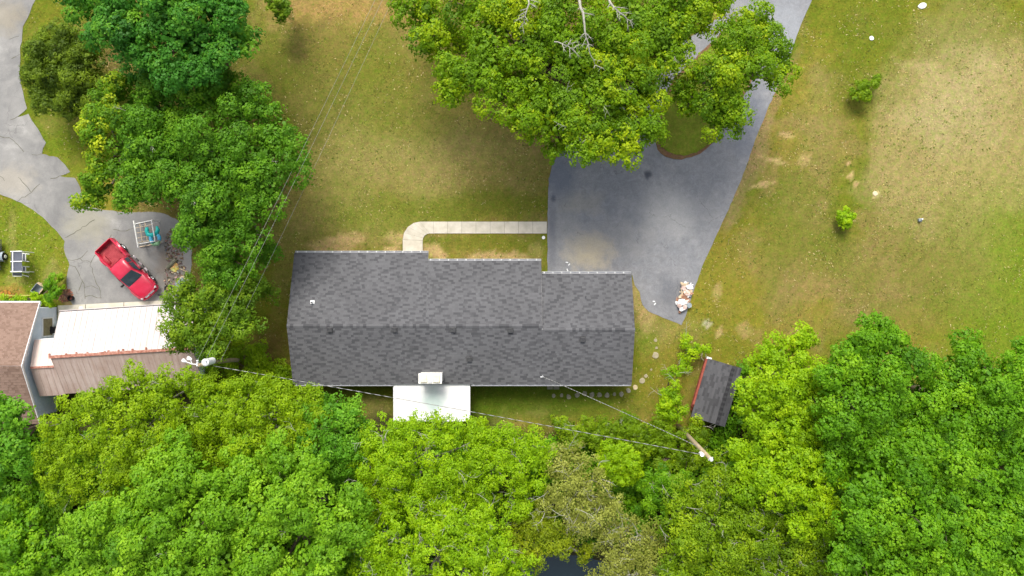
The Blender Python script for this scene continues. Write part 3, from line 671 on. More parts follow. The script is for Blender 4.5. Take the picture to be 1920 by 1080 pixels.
limb(t8, [(1000,152,11.6),(992,172,12.1),(988,190,12)], .08, rr, 2)
limb(t8, [(1040,78,15.6),(1060,84,15.9),(1074,92,15.5)], .05, rr, 7)
tree('maple_tree', 'yellow-green tree on the driveway island, reaching over the asphalt', 11, [(1400,50,34),(1435,45,28),(1385,85,46),(1430,100,40),(1462,105,30),(1480,125,18,-1),(1450,150,30),(1400,140,48),(1350,140,46),(1355,190,44),(1310,178,32),(1335,222,34),(1290,200,34),(1285,155,34),(1375,190,40),(1310,135,30),(1355,100,40),(1370,225,24)], 'maple', puff=.75, leaf=.23, dens=.95, spread=.2, fall=.45)
# --- saplings on the lawn
tree('sapling', 'small leafy sapling alone on the upper right lawn', 1.6, [(1608,170,17),(1620,178,12),(1640,153,9),(1628,160,11),(1608,183,9)], 'dull', puff=.3, leaf=.2, dens=1.1, clr=.13, group=None, inner=False)
tree('sapling', 'tiny bright sapling alone in the middle of the right lawn', 1.3, [(1582,412,13),(1573,406,9),(1597,407,9),(1587,396,8),(1588,420,8)], 'lime', puff=.26, leaf=.19, dens=1.1, clr=.12, inner=False)
# --- south wood, left to right
tree('broadleaf_tree', 'blue-green tree at the left edge below the brown shingle roof', 11, [(-10,770,52),(20,790,42),(15,850,46),(-20,850,60),(35,835,28)], 'poplar', puff=.75, leaf=.27, dens=.95, spread=.15)
tree('broadleaf_tree', 'dark green shaded tree in the bottom left corner', 10, [(15,965,52),(60,985,44),(40,1035,58),(90,1040,40),(-20,1030,60),(20,1100,70),(110,1090,50)], 'oakgreen', puff=.7, leaf=.28, dens=.9, spread=.2)
tree('locust_tree', 'yellow-green fine-leaved tree in front of the rusty garage roof', 11.5, [(130,790,48),(190,765,54),(250,760,58),(310,755,52),(160,845,56),(230,835,66),(300,830,66),(110,860,38),(130,905,46),(190,905,50),(250,890,48),(360,800,56),(190,738,30),(250,722,36),(310,720,36),(365,726,34)], 'yellowgreen', puff=.6, leaf=.19, dens=1.0, twigs=12, bark='palebark', spread=.11, clr=.2)
tree('locust_tree', 'yellow-green fine-leaved tree between the leaning transformer pole and the dark woods', 10.5, [(400,755,56),(460,760,60),(520,765,58),(560,750,46),(590,770,36),(400,820,60),(465,825,60),(530,815,56),(350,860,50),(420,880,50),(570,820,40)], 'yellowgreen', puff=.6, leaf=.19, dens=1.0, twigs=8, bark='palebark', spread=.1, clr=.2)
tree('vine_thicket', 'bright leafy vine thicket at the foot of the transformer pole', 2.6, [(440,650,30),(480,655,26),(420,690,32),(480,695,34),(520,700,30),(540,720,28),(450,725,36),(510,745,34),(395,655,20),(500,672,18),(390,715,22)], 'yellowgreen', puff=.45, leaf=.19, dens=1.1, cat='thicket', spread=.2, clr=.17, fall=.35)
tree('poplar_tree', 'blue-green poplar reaching up beside the left rear eave of the ranch house', 10, [(630,765,34),(650,800,38),(600,800,42),(630,840,50),(585,850,46),(665,760,18,-1),(680,790,18,-1),(660,850,38),(600,905,46),(610,750,18,-2)], 'poplar', puff=.6, leaf=.23, dens=.95, spread=.13)
tree('hickory_tree', 'large fresh-green tree filling the lower left foreground', 15, [(180,990,52),(240,950,62),(310,915,62),(300,985,70),(380,905,62),(385,975,74),(230,1040,66),(160,1050,44),(320,1060,76),(420,1055,76),(330,850,44),(200,1110,80),(320,1130,90),(440,1130,90)], 'fresh', puff=.8, leaf=.26, dens=.95, spread=.12, twigs=3)
tree('hickory_tree', 'fresh-green tree just right of the large foreground tree, under the poplar', 14, [(460,890,60),(530,865,56),(590,900,50),(470,960,66),(550,945,64),(610,970,50),(500,1030,74),(590,1040,66),(560,1110,90),(660,930,40),(650,1000,44),(510,1100,70)], 'fresh', puff=.8, leaf=.26, dens=.95, spread=.12, twigs=3)
tree('ash_tree', 'lime tree with pale twigs overhanging the white porch roof', 11.5, [(720,815,46),(770,810,44),(820,805,46),(690,870,46),(750,870,58),(820,865,58),(880,830,46),(700,930,50),(770,940,62),(850,920,58)], 'lime', puff=.5, leaf=.18, dens=1.0, twigs=34, bark='palebark', spread=.11, clr=.19, fall=.38)
tree('ash_tree', 'lime tree with pale twigs beside the brownish tree, right of the porch', 10, [(900,820,38),(945,820,42),(985,830,34),(930,880,56),(985,880,46),(900,930,44),(960,940,42),(1010,850,26)], 'lime', puff=.5, leaf=.18, dens=1.0, twigs=12, bark='palebark', spread=.11, clr=.19, fall=.38)
tree('ash_tree', 'lime tree with long bare grey limbs at the bottom centre edge', 13, [(680,1000,50),(740,1010,60),(810,1000,60),(870,1000,54),(920,990,44),(700,1070,60),(780,1080,70),(870,1070,64),(930,1060,44),(960,1080,34),(780,1140,90),(900,1140,80),(985,1075,34)], 'lime', puff=.55, leaf=.19, dens=.92, twigs=70, bark='palebark', spread=.14, clr=.19, fall=.3)
tree('dying_tree', 'thin-leaved brownish tree with dense bare twigs, upper of the two by the pond', 9.5, [(1040,865,38),(1080,860,38),(1060,905,46),(1110,900,40),(1090,950,50),(1130,950,40),(1085,990,38),(1040,940,34),(1130,1000,34)], 'brown', puff=.5, leaf=.17, dens=1.0, twigs=45, bark='palebark', spread=.16, clr=.24, droop=.4)
tree('dying_tree', 'thin-leaved brownish tree with dense bare twigs, lower one at the pond bank', 8, [(1180,990,38),(1220,1010,36),(1170,1035,42),(1215,1050,40),(1150,1060,34),(1200,1090,44),(1150,950,26),(1245,1030,22),(1125,1085,34)], 'brown', puff=.5, leaf=.17, dens=1.0, twigs=36, bark='palebark', spread=.16, clr=.24, droop=.4)
tree('golden_tree', 'golden-green tree between the pond and the brownish trees', 8.5, [(985,985,34),(1020,990,34),(1040,1020,32),(985,1030,34),(1010,950,26),(955,1000,24),(1065,1000,22),(1005,1050,26),(1100,1040,24,-1),(960,1050,30)], 'gold', puff=.5, leaf=.19, dens=1.0, spread=.15, twigs=5)
tree('leafy_bush', 'bright green dome bush in the shrubs beyond the rear lawn', 6, [(1160,850,32),(1185,868,28),(1150,880,26),(1170,895,24),(1140,850,22)], 'lime', puff=.42, leaf=.2, dens=1.1, cat='bush', spread=.14, clr=.17)
for k, (lab, H, lb, kd) in enumerate([
  ('low rough shrub at the rear lawn edge, nearest the lime tree', 3.2, [(1045,795,18),(1070,800,20),(1095,795,18),(1120,805,20),(1080,820,22),(1060,825,18),(1110,828,20)], 'dull'),
  ('low rough shrub beneath the slack service cable at the rear lawn edge', 3.5, [(1145,795,20),(1170,795,22),(1195,800,22),(1150,820,24),(1185,825,26),(1215,810,24),(1205,840,24)], 'dull'),
  ('dense shrub around the foot of the bare wooden pole', 3.8, [(1240,800,24),(1265,825,26),(1225,840,26),(1250,860,28),(1285,860,28),(1300,820,24),(1310,845,22),(1250,775,18),(1300,795,16)], 'dull'),
  ('leafy shrub column along the red wall of the small outbuilding', 4.0, [(1262,700,18),(1280,690,13),(1262,735,22),(1250,765,24),(1275,775,16),(1246,745,16)], 'lime'),
  ('small sprawling shrub just above the small outbuilding roof', 1.8, [(1285,640,8),(1305,650,12),(1318,657,8),(1295,665,10),(1280,675,12)], 'lime'),
  ('dark shrub in the gap between the lime tree and the dull green wood', 5.5, [(1240,900,34),(1280,910,34),(1215,900,24),(1230,940,30)], 'oakgreen')]):
    tree('shrub', lab, H, lb, kd, puff=.4, leaf=.19, dens=1.1, cat='shrub', clr=.17, fall=.3, spread=.2, twigs=4)
tree('mulberry_tree', 'dull green tree with pale crooked twigs right of the brownish trees', 11, [(1270,960,46),(1310,930,46),(1355,905,42),(1330,980,56),(1280,1020,50),(1345,1040,60),(1400,960,44),(1400,1020,54),(1270,1080,54),(1340,1110,70),(1420,1080,60),(1340,870,32)], 'dull', puff=.6, leaf=.2, dens=.95, twigs=34, bark='palebark', spread=.18)
tree('mulberry_tree', 'dull green tree in the lower right between the limes and the great green crown', 10, [(1460,1000,46),(1500,1010,44),(1470,1060,54),(1530,1060,50),(1500,1120,66),(1430,920,30)], 'dull', puff=.6, leaf=.2, dens=.95, twigs=18, bark='palebark', spread=.18)
tree('maple_tree', 'bright lime maple touching the small outbuilding roof', 11.5, [(1425,690,40),(1460,660,34),(1495,650,36),(1412,745,30),(1450,730,50),(1500,700,46),(1520,740,42),(1410,790,38),(1460,790,52),(1510,790,46),(1420,830,34)], 'lime', puff=.62, leaf=.22, dens=1.0, spread=.15, clr=.19)
tree('maple_tree', 'bright lime maple below the outbuilding, beside the wooden pole', 12, [(1400,860,38),(1450,860,46),(1500,870,44),(1400,905,34),(1450,910,44),(1500,930,48),(1545,960,38),(1530,1000,34),(1545,900,34),(1490,980,34)], 'lime', puff=.62, leaf=.22, dens=1.0, spread=.15, clr=.19)
tree('sweetgum_tree', 'broad green tree whose top edge meets the right lawn', 14, [(1590,670,54),(1650,655,50),(1560,720,54),(1640,730,70),(1590,790,66),(1700,690,54),(1720,760,62),(1660,820,66),(1610,650,34),(1630,625,26,-1),(1670,632,22,-1),(1570,850,48)], 'oakgreen', puff=.8, leaf=.25, dens=.95, spread=.14)
tree('sweetgum_tree', 'broad green tree at the right edge below the bright grass', 14, [(1790,690,52),(1825,650,30,-1),(1850,720,56),(1790,760,60),(1880,770,58),(1830,820,64),(1900,690,44),(1910,840,54),(1960,740,70),(1750,730,44),(1960,850,70)], 'oakgreen', puff=.8, leaf=.25, dens=.95, spread=.14)
tree('sweetgum_tree', 'great green crown filling the bottom right corner', 16, [(1640,900,66),(1710,880,66),(1780,880,66),(1620,970,60),(1690,960,74),(1770,960,76),(1850,910,66),(1840,1000,74),(1600,1040,52),(1670,1050,76),(1760,1050,80),(1900,960,60),(1900,1060,70),(1840,1110,90),(1700,1130,90),(1970,1000,70)], 'oakgreen', puff=.82, leaf=.26, dens=.95, spread=.14)
tree('broadleaf_tree', 'narrow dark green tree cut by the right edge beside the bright grass', 8, [(1912,680,24),(1930,720,40),(1915,650,16)], 'oakgreen', puff=.6, leaf=.24, dens=1.0)
tree('shrub', 'dark bushy plant beside the tipped grey box near the brown-roofed house', 1.9, [(98,536,12),(108,545,10),(92,552,12),(88,530,8),(104,558,9),(100,522,6)], 'oakgreen', puff=.28, leaf=.17, dens=1.2, cat='shrub', clr=.12, inner=False)
tree('shrub', 'low bright plants along the north wall of the brown-roofed house', 1.0, [(30,563,9),(48,560,9),(66,562,10),(84,564,10),(98,568,8),(116,525,8),(118,540,8),(12,562,8)], 'lime', puff=.25, leaf=.16, dens=1.2, cat='shrub', clr=.11, inner=False)
# undergrowth (one mass nobody could count)
def undergrowth():
    rs = np.random.RandomState(77); n = 1700
    px = rs.uniform(-60, 1980, n); py = rs.uniform(700, 1190, n)
    ok = np.where(px < 560, py > 745, np.where(px < 1340, py > 830, py > 700)) & (np.hypot((px-1062)/160, (py-1112)/115) > 1) & ~((px < 390) & (py < 810))
    px, py = px[ok], py[ok]; lobes = []
    for a, c in zip(px, py): p = P(a, c); z = rs.uniform(.5, 2.6); lobes.append((np.array((p.x, p.y, z*.55)), rs.uniform(.7, 1.5), z*.5))
    V, C, _ = foliage(lobes, .55, .34, .5, rs, inner=False, clr=.34); V[:, 2] = np.maximum(V[:, 2], .02)
    tag(npmesh('undergrowth', V, 4, LM['oakgreen'], C), 'dense leafy undergrowth on the woodland floor beneath the southern trees', 'undergrowth', kind='stuff')
undergrowth()

# ------------------------------------------------------------------ roofs of shingle courses
def shingles(b, e0, e1, r0, r1, course=.185, tab=.26, seed=0, lift=.03, period=True):
    """e0,e1 eave ends, r0,r1 ridge ends (Vectors)"""
    rng = random.Random(seed); n = max(2, int(round((r0-e0).length/course)))
    nr = (e1-e0).cross(r0-e0).normalized()
    if nr.z < 0: nr = -nr
    for i in range(n):
        a0 = e0.lerp(r0, i/n); a1 = e1.lerp(r1, i/n); b0 = e0.lerp(r0, min(1, (i+1.25)/n)); b1 = e1.lerp(r1, min(1, (i+1.25)/n))
        L = (a1-a0).length; off = (i*.37*tab*2.3) % (tab*2); x = -off; k = 0
        while x < L:
            w = tab*rng.uniform(.55, 1.5); s = max(0, x)/L; e = min(L, x+w)/L
            if e > s:
                ph = (x/1.22+i*.36*(1 if int(x/6.3+i/14) % 2 else -1)+.12*math.sin(i*1.7+x)) % 1.0 if period else rng.random()
                d = rng.random()
                v = .80+rng.uniform(-.09, .1)
                if ph < .40 and d < .9: v = .44+rng.uniform(-.12, .14)
                elif d < .06: v = .58
                h = lift+(.014 if v > .6 else .006)
                b.cc = (v, 0, 0)
                p = [a0.lerp(a1, s)+nr*(h), a0.lerp(a1, e)+nr*(h), b0.lerp(b1, e)+nr*(.004+lift*.4), b0.lerp(b1, s)+nr*(.004+lift*.4)]
                b.face(p)
                b.cc = (.05, 0, 0); b.face([p[0]-nr*.03, p[1]-nr*.03, p[1], p[0]])
            x += w; k += 1
def ridgecap(b, r0, r1, slope, seed=0, w=.15, step=.26):
    rng = random.Random(seed); L = (r1-r0).length; n = int(L/step); d = (r1-r0)/n; s = Vector((-d.y, d.x, 0)).normalized()*w
    for i in range(n):
        v = rng.choice((.85, .8, .9, .35, .3, .6)); b.cc = (v, 0, 0)
        a = r0+d*i+Vector((0, 0, .06)); c = r0+d*(i+1.1)+Vector((0, 0, .045)); dz = Vector((0, 0, -w*slope))
        b.face([a, c, c+s+dz, a+s+dz]); b.face([c, a, a-s+dz, c-s+dz])

# ------------------------------------------------------------------ ranch house
XW, XE = -17.83, 9.74; SL = .333
YS = -7.82; ZE = 2.6; YR = -3.0; ZR = ZE+SL*(YR-YS)      # main ridge
YRG = -3.31; ZRG = ZE+SL*(YRG-YS)
XA = P(803, 474, 2.3).x; XB = P(1015, 489, 2.6).x
YA = P(0, 474, 2.25).y; YB = P(0, 489, 2.47).y; YC = P(0, 513, 2.6).y
ZA = ZR-SL*(YA-YR); ZB = ZR-SL*(YB-YR); ZC = ZRG-SL*(YC-YRG)
house = thing('ranch_house', 'long single-storey house with charcoal shingle roof in the middle of the photo', 'house', ((XW+XE)/2, -3, 0))
hl = house.location
def hb(b, name, mats, parent=house, **k):
    o = b.build(name, mats, parent, **k)
    if parent == house: o.location = -hl
    return o
# walls
b = MB()
WX0, WX1 = XW+.45, XE-.45; WY0 = YS+.55; hh_ = lambda y: ZR-SL*abs(y-YR)-.16
def wallprism(b, x0, x1, y0, y1, yr, zr):
    z = lambda y: zr-SL*abs(y-yr)-.2
    vs = [(x, y, zz) for x in (x0, x1) for (y, zz) in ((y0, -.05), (y1, -.05), (y1, z(y1)), (yr, z(yr)), (y0, z(y0)))]
    b.mesh(vs, [(4,3,2,1,0), (5,6,7,8,9), (0,1,6,5), (1,2,7,6), (2,3,8,7), (3,4,9,8), (4,0,5,9)])
wallprism(b, WX0, XA-.3, WY0, YA-.5, YR, ZR)
wallprism(b, XA-.3, XB-.1, WY0, YB-.5, YR, ZR)
wallprism(b, XB-.1, WX1, WY0, YC-.5, YRG, ZRG)
hb(b, 'wall', M['brick'])
# roof deck and shingles
b = MB()
def deck(b, x0, x1, y0, y1, yr, zr, t=.12, m=1):
    z = lambda y: zr-SL*abs(y-yr)
    vs = [(x, y, z(y)-o) for x in (x0, x1) for (y, o) in ((y0, 0), (yr, 0), (y1, 0), (y1, t), (yr, t), (y0, t))]
    b.cm = m; b.mesh(vs, [(0,6,7,1), (1,7,8,2), (2,8,9,3), (3,9,10,4), (4,10,11,5), (5,11,6,0), (0,1,4,5), (1,2,3,4), (6,11,10,7), (7,10,9,8)])
deck(b, XW, XA, YS, YA, YR, ZR); deck(b, XA, XB, YS, YB, YR, ZR-.002); deck(b, XB+.002, XE, YS, YC, YRG, ZRG-.004)
b.cm = 0
V3 = lambda *a: Vector(a)
shingles(b, V3(XW, YA, ZA), V3(XA, YA, ZA), V3(XW, YR, ZR), V3(XA, YR, ZR), seed=1)
shingles(b, V3(XA, YB, ZB), V3(XB, YB, ZB), V3(XA, YR, ZR), V3(XB, YR, ZR), seed=2)
shingles(b, V3(XW, YS, ZE), V3(XB, YS, ZE), V3(XW, YR, ZR), V3(XB, YR, ZR), seed=3)
shingles(b, V3(XB+.02, YC, ZC), V3(XE, YC, ZC), V3(XB+.02, YRG, ZRG), V3(XE, YRG, ZRG), seed=4)
shingles(b, V3(XB, YS, ZE), V3(XE, YS, ZE), V3(XB, YRG, ZRG), V3(XE, YRG, ZRG), seed=5)
ridgecap(b, V3(XW, YR, ZR), V3(XB, YR, ZR), SL, 1); ridgecap(b, V3(XB+.05, YRG, ZRG), V3(XE, YRG, ZRG), SL, 2)
roof = hb(b, 'roof', [M['shingle'], M['white']], attr=True)
def rz_main(y): return ZR-SL*abs(y-YR)
for (px, py) in ((619,617),(740,617),(850,617),(957,618),(1093,636),(879,674)):
    q = P(px, py, 4.1); z0 = (rz_main(q.y) if px < 1010 else ZRG-SL*abs(q.y-YRG))
    b = MB(); m = Matrix.Translation((q.x, q.y, z0+.03)) @ Matrix.Rotation(math.atan(SL), 4, 'X')
    b.box((-.24, -.26, -.02), (.24, .26, .012), m); b.box((-.18, -.2, .01), (.18, .16, .15), m, .03); b.box((-.2, -.22, .13), (.2, .18, .17), m, .012)
    b.build('roof_vent', M['vent'], roof)
q = P(586, 567, 3.6); z0 = rz_main(q.y); b = MB()
b.box((q.x-.17, q.y-.17, z0-.06), (q.x+.17, q.y+.17, z0+.06)); b.tube([(q.x, q.y, z0), (q.x, q.y, z0+.34)], .085, 12); b.cm = 1; b.tube([(q.x, q.y, z0+.33), (q.x, q.y, z0+.345)], .06, 10)
b.build('vent_pipe', [M['white'], M['black']], roof)
for (px, py) in ((888, 700), (1098, 556)):
    q = P(px, py, 3.4); z0 = rz_main(q.y)-.05; b = MB(); b.tube([(q.x, q.y, z0), (q.x, q.y, z0+.28)], .045, 8); b.build('vent_pipe', M['vent'], roof)
# chimney
q = P(806.5, 710, 4.3); z0 = rz_main(q.y)-.5; b = MB()
b.box((q.x-.88, q.y-.36, z0), (q.x+.88, q.y+.36, 4.22), None, .02); b.box((q.x-.93, q.y-.41, 4.18), (q.x+.93, q.y+.41, 4.3), None, .02)
ch = b.build('chimney', M['chimneywhite'], roof)
for s in (-1, 1):
    b = MB(); b.box((q.x+s*.5-.27, q.y-.3, 4.28), (q.x+s*.5+.27, q.y+.3, 4.42), None, .03); c_ = b.build('chimney_cap', M['chimneycream'], roof)
b = MB(); b.box((q.x-.16, q.y-.33, 4.28), (q.x+.16, q.y+.18, 4.36), None, .02); b.build('chimney_saddle', M['gutter'], roof)
# gutters
def gutter(x0, x1, y, z, sgn, mat, step=.72):
    b = MB(); y0 = y; w = .12*sgn
    pts = [(0, 0), (0, -.11), (w, -.11), (w, 0)]
    for i in range(3):
        a, c = pts[i], pts[i+1]
        b.face([(x0, y0+a[0], z+a[1]), (x1, y0+a[0], z+a[1]), (x1, y0+c[0], z+c[1]), (x0, y0+c[0], z+c[1])])
    for xx in (x0, x1): b.face([(xx, y0+p[0], z+p[1]) for p in pts])
    b.box((x0, min(y0+w, y0+w+.03*sgn), z-.02), (x1, max(y0+w, y0+w+.03*sgn), z+.012))
    x = x0+.2; b.cm = 1 if sgn > 0 else 0
    while x < x1:
        b.box((x-.035, min(y0, y0+w+.02*sgn), z+.014), (x+.035, max(y0, y0+w+.02*sgn), z+.03)); x += step
    hb(b, 'gutter', [mat, M['white']])
gutter(XW+.05, XA, YA+.01, ZA-.01, 1, M['gutter']); gutter(XA+.03, XB, YB+.01, ZB-.01, 1, M['gutter']); gutter(XB+.03, XE-.03, YC+.01, ZC-.01, 1, M['gutter'])
gutter(XW+.1, P(738,0,2.6).x-.05, YS-.01, ZE-.01, -1, M['gutter_grey']); gutter(P(882,0,2.6).x+.05, XE-.03, YS-.01, ZE-.01, -1, M['gutter_grey'])
# windows and doors
def opening(parent, kind, x, y, z, w, h, face, pl=None):
    """face: 'n','s','e' outward"""
    rot = {'n': math.pi, 's': 0, 'e': math.pi/2, 'w': -math.pi/2}[face]
    m = Matrix.Translation((x, y, z)) @ Matrix.Rotation(rot, 4, 'Z')
    off = -parent.location if pl is None else Vector((0, 0, 0))
    b = MB(); t = .07
    for a, c in (((-w/2-t, -.05, -t), (-w/2, .02, h+t)), ((w/2, -.05, -t), (w/2+t, .02, h+t)), ((-w/2, -.05, -t), (w/2, .02, 0)), ((-w/2, -.05, h), (w/2, .02, h+t))): b.box(a, c, m)
    if kind == 'window': b.box((-w/2, -.04, h/2-.025), (w/2, .0, h/2+.025), m)
    if kind == 'garage_door':
        for k in range(4): b.box((-w/2, -.035, k*h/4+.02), (w/2, .01, (k+1)*h/4-.02), m)
    if kind == 'door':
        b.box((-w/2, -.03, 0), (w/2, .01, h), m); b.box((-w/2+.12, -.04, h*.5), (w/2-.12, -.028, h-.15), m); b.box((-w/2+.12, -.04, .15), (w/2-.12, -.028, h*.42), m)
    o = b.build(kind, M['white'], parent); o.location = off
    if kind == 'window':
        g = MB(); g.box((-w/2, -.02, 0), (w/2, -.01, h), m); g.build('pane', M['glass'], o)
    if kind == 'door':
        g = MB(); g.tube([m @ Vector((w/2-.09, -.03, 1)), m @ Vector((w/2-.09, -.1, 1))], .03, 8); g.build('handle', M['chrome'], o)
    return o
for x in (-15.5, -11.8): opening(house, 'window', x, YA-.5, .9, 1.4, 1.2, 'n')
opening(house, 'door', -8.4, YA-.5, .05, .95, 2.0, 'n')
for x in (-4.5, -.8): opening(house, 'window', x, YB-.5, .9, 1.5, 1.2, 'n')
opening(house, 'garage_door', 5.6, YC-.5, .03, 4.9, 2.15, 'n')
for x in (-15, -11.6, -1.2, 3): opening(house, 'window', x, WY0, .95, 1.2, 1.1, 's')
opening(house, 'door', -5, WY0, .05, .95, 2.0, 's'); opening(house, 'door', P(1037, 0).x, WY0, .2, .9, 2.0, 's')
opening(house, 'window', WX1, -5.0, .95, 1.2, 1.1, 'e')
# white porch roof with posts
px0, px1 = P(738, 0, 2.35).x, P(881.5, 0, 2.35).x; py0, py1 = YS-.02, P(0, 790, 2.3).y
b = MB(); n = 12
for i in range(n):
    a = px0+(px1-px0)*i/n; c = px0+(px1-px0)*(i+1)/n
    b.box((a, py1, 0), (c, py0, .05), Matrix.Translation((0, 0, 2.36)) @ Matrix.Translation((0, py0, 0)) @ Matrix.Rotation(.025, 4, 'X') @ Matrix.Translation((0, -py0, 0)))
    b.box((a-.02, py1, .05), (a+.02, py0, .075), Matrix.Translation((0, 0, 2.36)) @ Matrix.Translation((0, py0, 0)) @ Matrix.Rotation(.025, 4, 'X') @ Matrix.Translation((0, -py0, 0)))
hb(b, 'porch_roof', M['porch'])
for x in (px0+.2, (px0+px1)/2, px1-.2):
    b = MB(); b.box((x-.06, py1+.15, 0), (x+.06, py1+.27, 2.27)); b.box((x-.1, py1+.11, 0), (x+.1, py1+.31, .12)); hb(b, 'porch_post', M['white'])
b = MB(); b.box((px0+.1, py1+.1, -.02), (px1-.1, WY0, .12)); hb(b, 'porch_floor', M['concrete'])
# service mast on the roof, wire bracket
q = P(1018, 706, 3.4); z0 = rz_main(q.y)-.05; b = MB(); b.tube([(q.x, q.y, z0-.1), (q.x, q.y, z0+.75)], .035, 8); b.tube([(q.x, q.y, z0+.75), (q.x-.08, q.y, z0+.9), (q.x-.2, q.y, z0+.85)], .05, 8)
b.build('service_mast', M['gutter'], roof); MAST = Vector((q.x, q.y, z0+.7))
# rear stoop
b = MB(); s = P(1037, 0).x
b.box((s-.52, WY0-1.35, -.02), (s-.03, WY0-.02, .16), None, .02); b.box((s+.03, WY0-1.35, -.02), (s+.52, WY0-.02, .16), None, .02); hb(b, 'rear_step', M['stone'])

# stepping stones
def stone_mesh(seed, r, flat=.06, elong=1.0):
    rng = random.Random(seed); b = MB(); n = 9; ring = []
    for k in range(n):
        a = 2*math.pi*k/n; rr_ = r*rng.uniform(.82, 1.12); ring.append((rr_*math.cos(a)*elong, rr_*math.sin(a)))
    vs = [(x, y, -.02) for x, y in ring]+[(x, y, flat*.6) for x, y in ring]+[(x*.86, y*.86, flat) for x, y in ring]
    fs = [(k, (k+1) % n, n+(k+1) % n, n+k) for k in range(n)]+[(n+k, n+(k+1) % n, 2*n+(k+1) % n, 2*n+k) for k in range(n)]+[tuple(range(2*n, 3*n))]
    b.mesh(vs, fs); return b
STN = [(1038,742,'leftmost'),(1053,741,''),(1066,744,''),(1082,741,''),(1096,738,''),(1110,740,''),(1124,740,''),(1138,741,''),(1152,739,''),(1165,739,''),(1178,732,'')]
for k, (x, y, _) in enumerate(STN):
    p = P(x, y); o = stone_mesh(20+k, .23 if k not in (0, 1, 8) else .17, .07, .9).build('stepping_stone', M['stone']); o.location = p
    tag(o, 'flat grey stepping stone in the row along the shaded rear wall of the long house', 'stepping stone', 'stepping stones along the rear wall of the long house')
for k, (x, y, r, lab) in enumerate([(1191,726,.22,'pale stepping stone at the rear right corner of the charcoal roof'),(1204,714,.26,'larger pale stone a little beyond the rear right house corner'),(1211,705,.17,'small pale stone above the larger one past the house corner'),(1221,693,.1,'tiny pale stone isolated right of the house wall'),(1229,666,.28,'pale flagstone in green grass right of the house, largest of its line'),(1229,638,.15,'topmost small pale stone right of the house'),(1231,652,.12,'small pale stone just above the pale flagstone')]):
    o = stone_mesh(60+k, r, .05).build('flat_stone', vary('pale_stone', (.5, .4, .22), (.6, .5, .33), 4, .85) if k == 0 else M['palestone']); o.location = P(x, y); tag(o, lab, 'stone')
for k, (x, y, r, lab) in enumerate([(1634,72,.2,'white rock in the grass left of the tan field'),(1729,11,.26,'long white rock near the top edge of the right lawn'),(1641,363,.22,'pale yellowish rock in the middle of the right lawn'),(152,578,.2,'white rock on the dirt at the left of the garage apron')]):
    b = stone_mesh(80+k, r, .07, 1.0 if k != 1 else 1.5); o = b.build('rock', M['white'] if k < 2 or k == 3 else M['tan']); o.location = P(x, y); o.rotation_euler.z = .4; tag(o, lab, 'rock')
b = MB(); b.box((-.14, -.14, 0), (.14, .14, .3), None, .05); b.cm = 1; b.tube([(0.02, .06, .2), (.02, .06, .5)], .06, 8)
o = b.build('utility_marker', [M['greyplastic'], M['white']]); o.location = P(1723, 413); tag(o, 'small grey utility marker post standing alone in the right lawn', 'marker post')
b = MB(); b.tube([(0, 0, -.02), (0, 0, .06)], .14, 14); o = b.build('cleanout_cap', M['white']); o.location = P(1019, 445.5); tag(o, 'round white cleanout cap in the grass where the walk meets the driveway', 'pipe cap')

# ------------------------------------------------------------------ debris heap on the asphalt
def scrap(b, w, l, t, seed):
    rng = random.Random(seed); n = 6; vs = []
    for k in range(n):
        a = 2*math.pi*k/n+rng.uniform(-.25, .25); vs.append((w*.5*math.copysign(abs(math.cos(a))**.6, math.cos(a))*rng.uniform(.8, 1.1), l*.5*math.copysign(abs(math.sin(a))**.6, math.sin(a))*rng.uniform(.8, 1.1)))
    b.mesh([(x, y, -t/2) for x, y in vs]+[(x, y, t/2+rng.uniform(0, .03)) for x, y in vs], [tuple(range(n-1, -1, -1)), tuple(range(n, 2*n))]+[(k, (k+1) % n, n+(k+1) % n, n+k) for k in range(n)])
rng = random.Random(5)
heap = [(1280,534,.75,.22,'tan'),(1290,538,.7,.35,'white'),(1284,545,.6,.4,'chimneywhite'),(1278,550,.9,.12,'tan'),(1287,549,.7,.5,'pinkboard'),(1281,557,.6,.4,'brownboard'),(1288,562,.5,.3,'brownboard'),(1276,566,.8,.5,'white'),(1285,569,.75,.55,'chimneywhite'),(1270,562,.4,.12,'brownboard'),(1290,573,.5,.4,'greyplastic'),(1272,573,.4,.35,'pinkboard'),(1276,580,.45,.3,'white'),(1274,585,.25,.2,'brownboard'),(1293,545,.35,.3,'tan'),(1268,568,.25,.3,'white'),(1279,540,.4,.3,'pinkboard'),(1289,555,.4,.2,'white'),(1273,557,.25,.2,'tan'),(1282,576,.35,.4,'pinkboard'),(1295,551,.3,.15,'brownboard'),(1284,531,.3,.3,'white')]
HN = {'tan': 'tan', 'white': 'white', 'chimneywhite': 'off-white', 'pinkboard': 'pinkish', 'brownboard': 'reddish brown', 'greyplastic': 'blue-grey'}
for k, (x, y, w, l, mt) in enumerate(heap):
    b = MB(); scrap(b, w, l, rng.uniform(.04, .16), k); scrap(b, w*.6, l*1.2, .04, k+50)
    for q in range(2): b.box((-w*.3, -.03+.1*q, .05), (w*.55, .03+.1*q, .1), Matrix.Rotation(rng.uniform(-1.5, 1.5), 4, 'Z'))
    o = b.build('scrap_piece', M[mt]); p = P(x, y); o.location = (p.x, p.y, .12+rng.uniform(0, .25)); o.rotation_euler = (rng.uniform(-.3, .3), rng.uniform(-.3, .3), rng.uniform(-.7, 1.2))
    tag(o, '%s broken scrap piece in the rubbish heap on the driveway edge' % HN[mt], 'scrap', 'scrap pieces in the rubbish heap on the driveway')
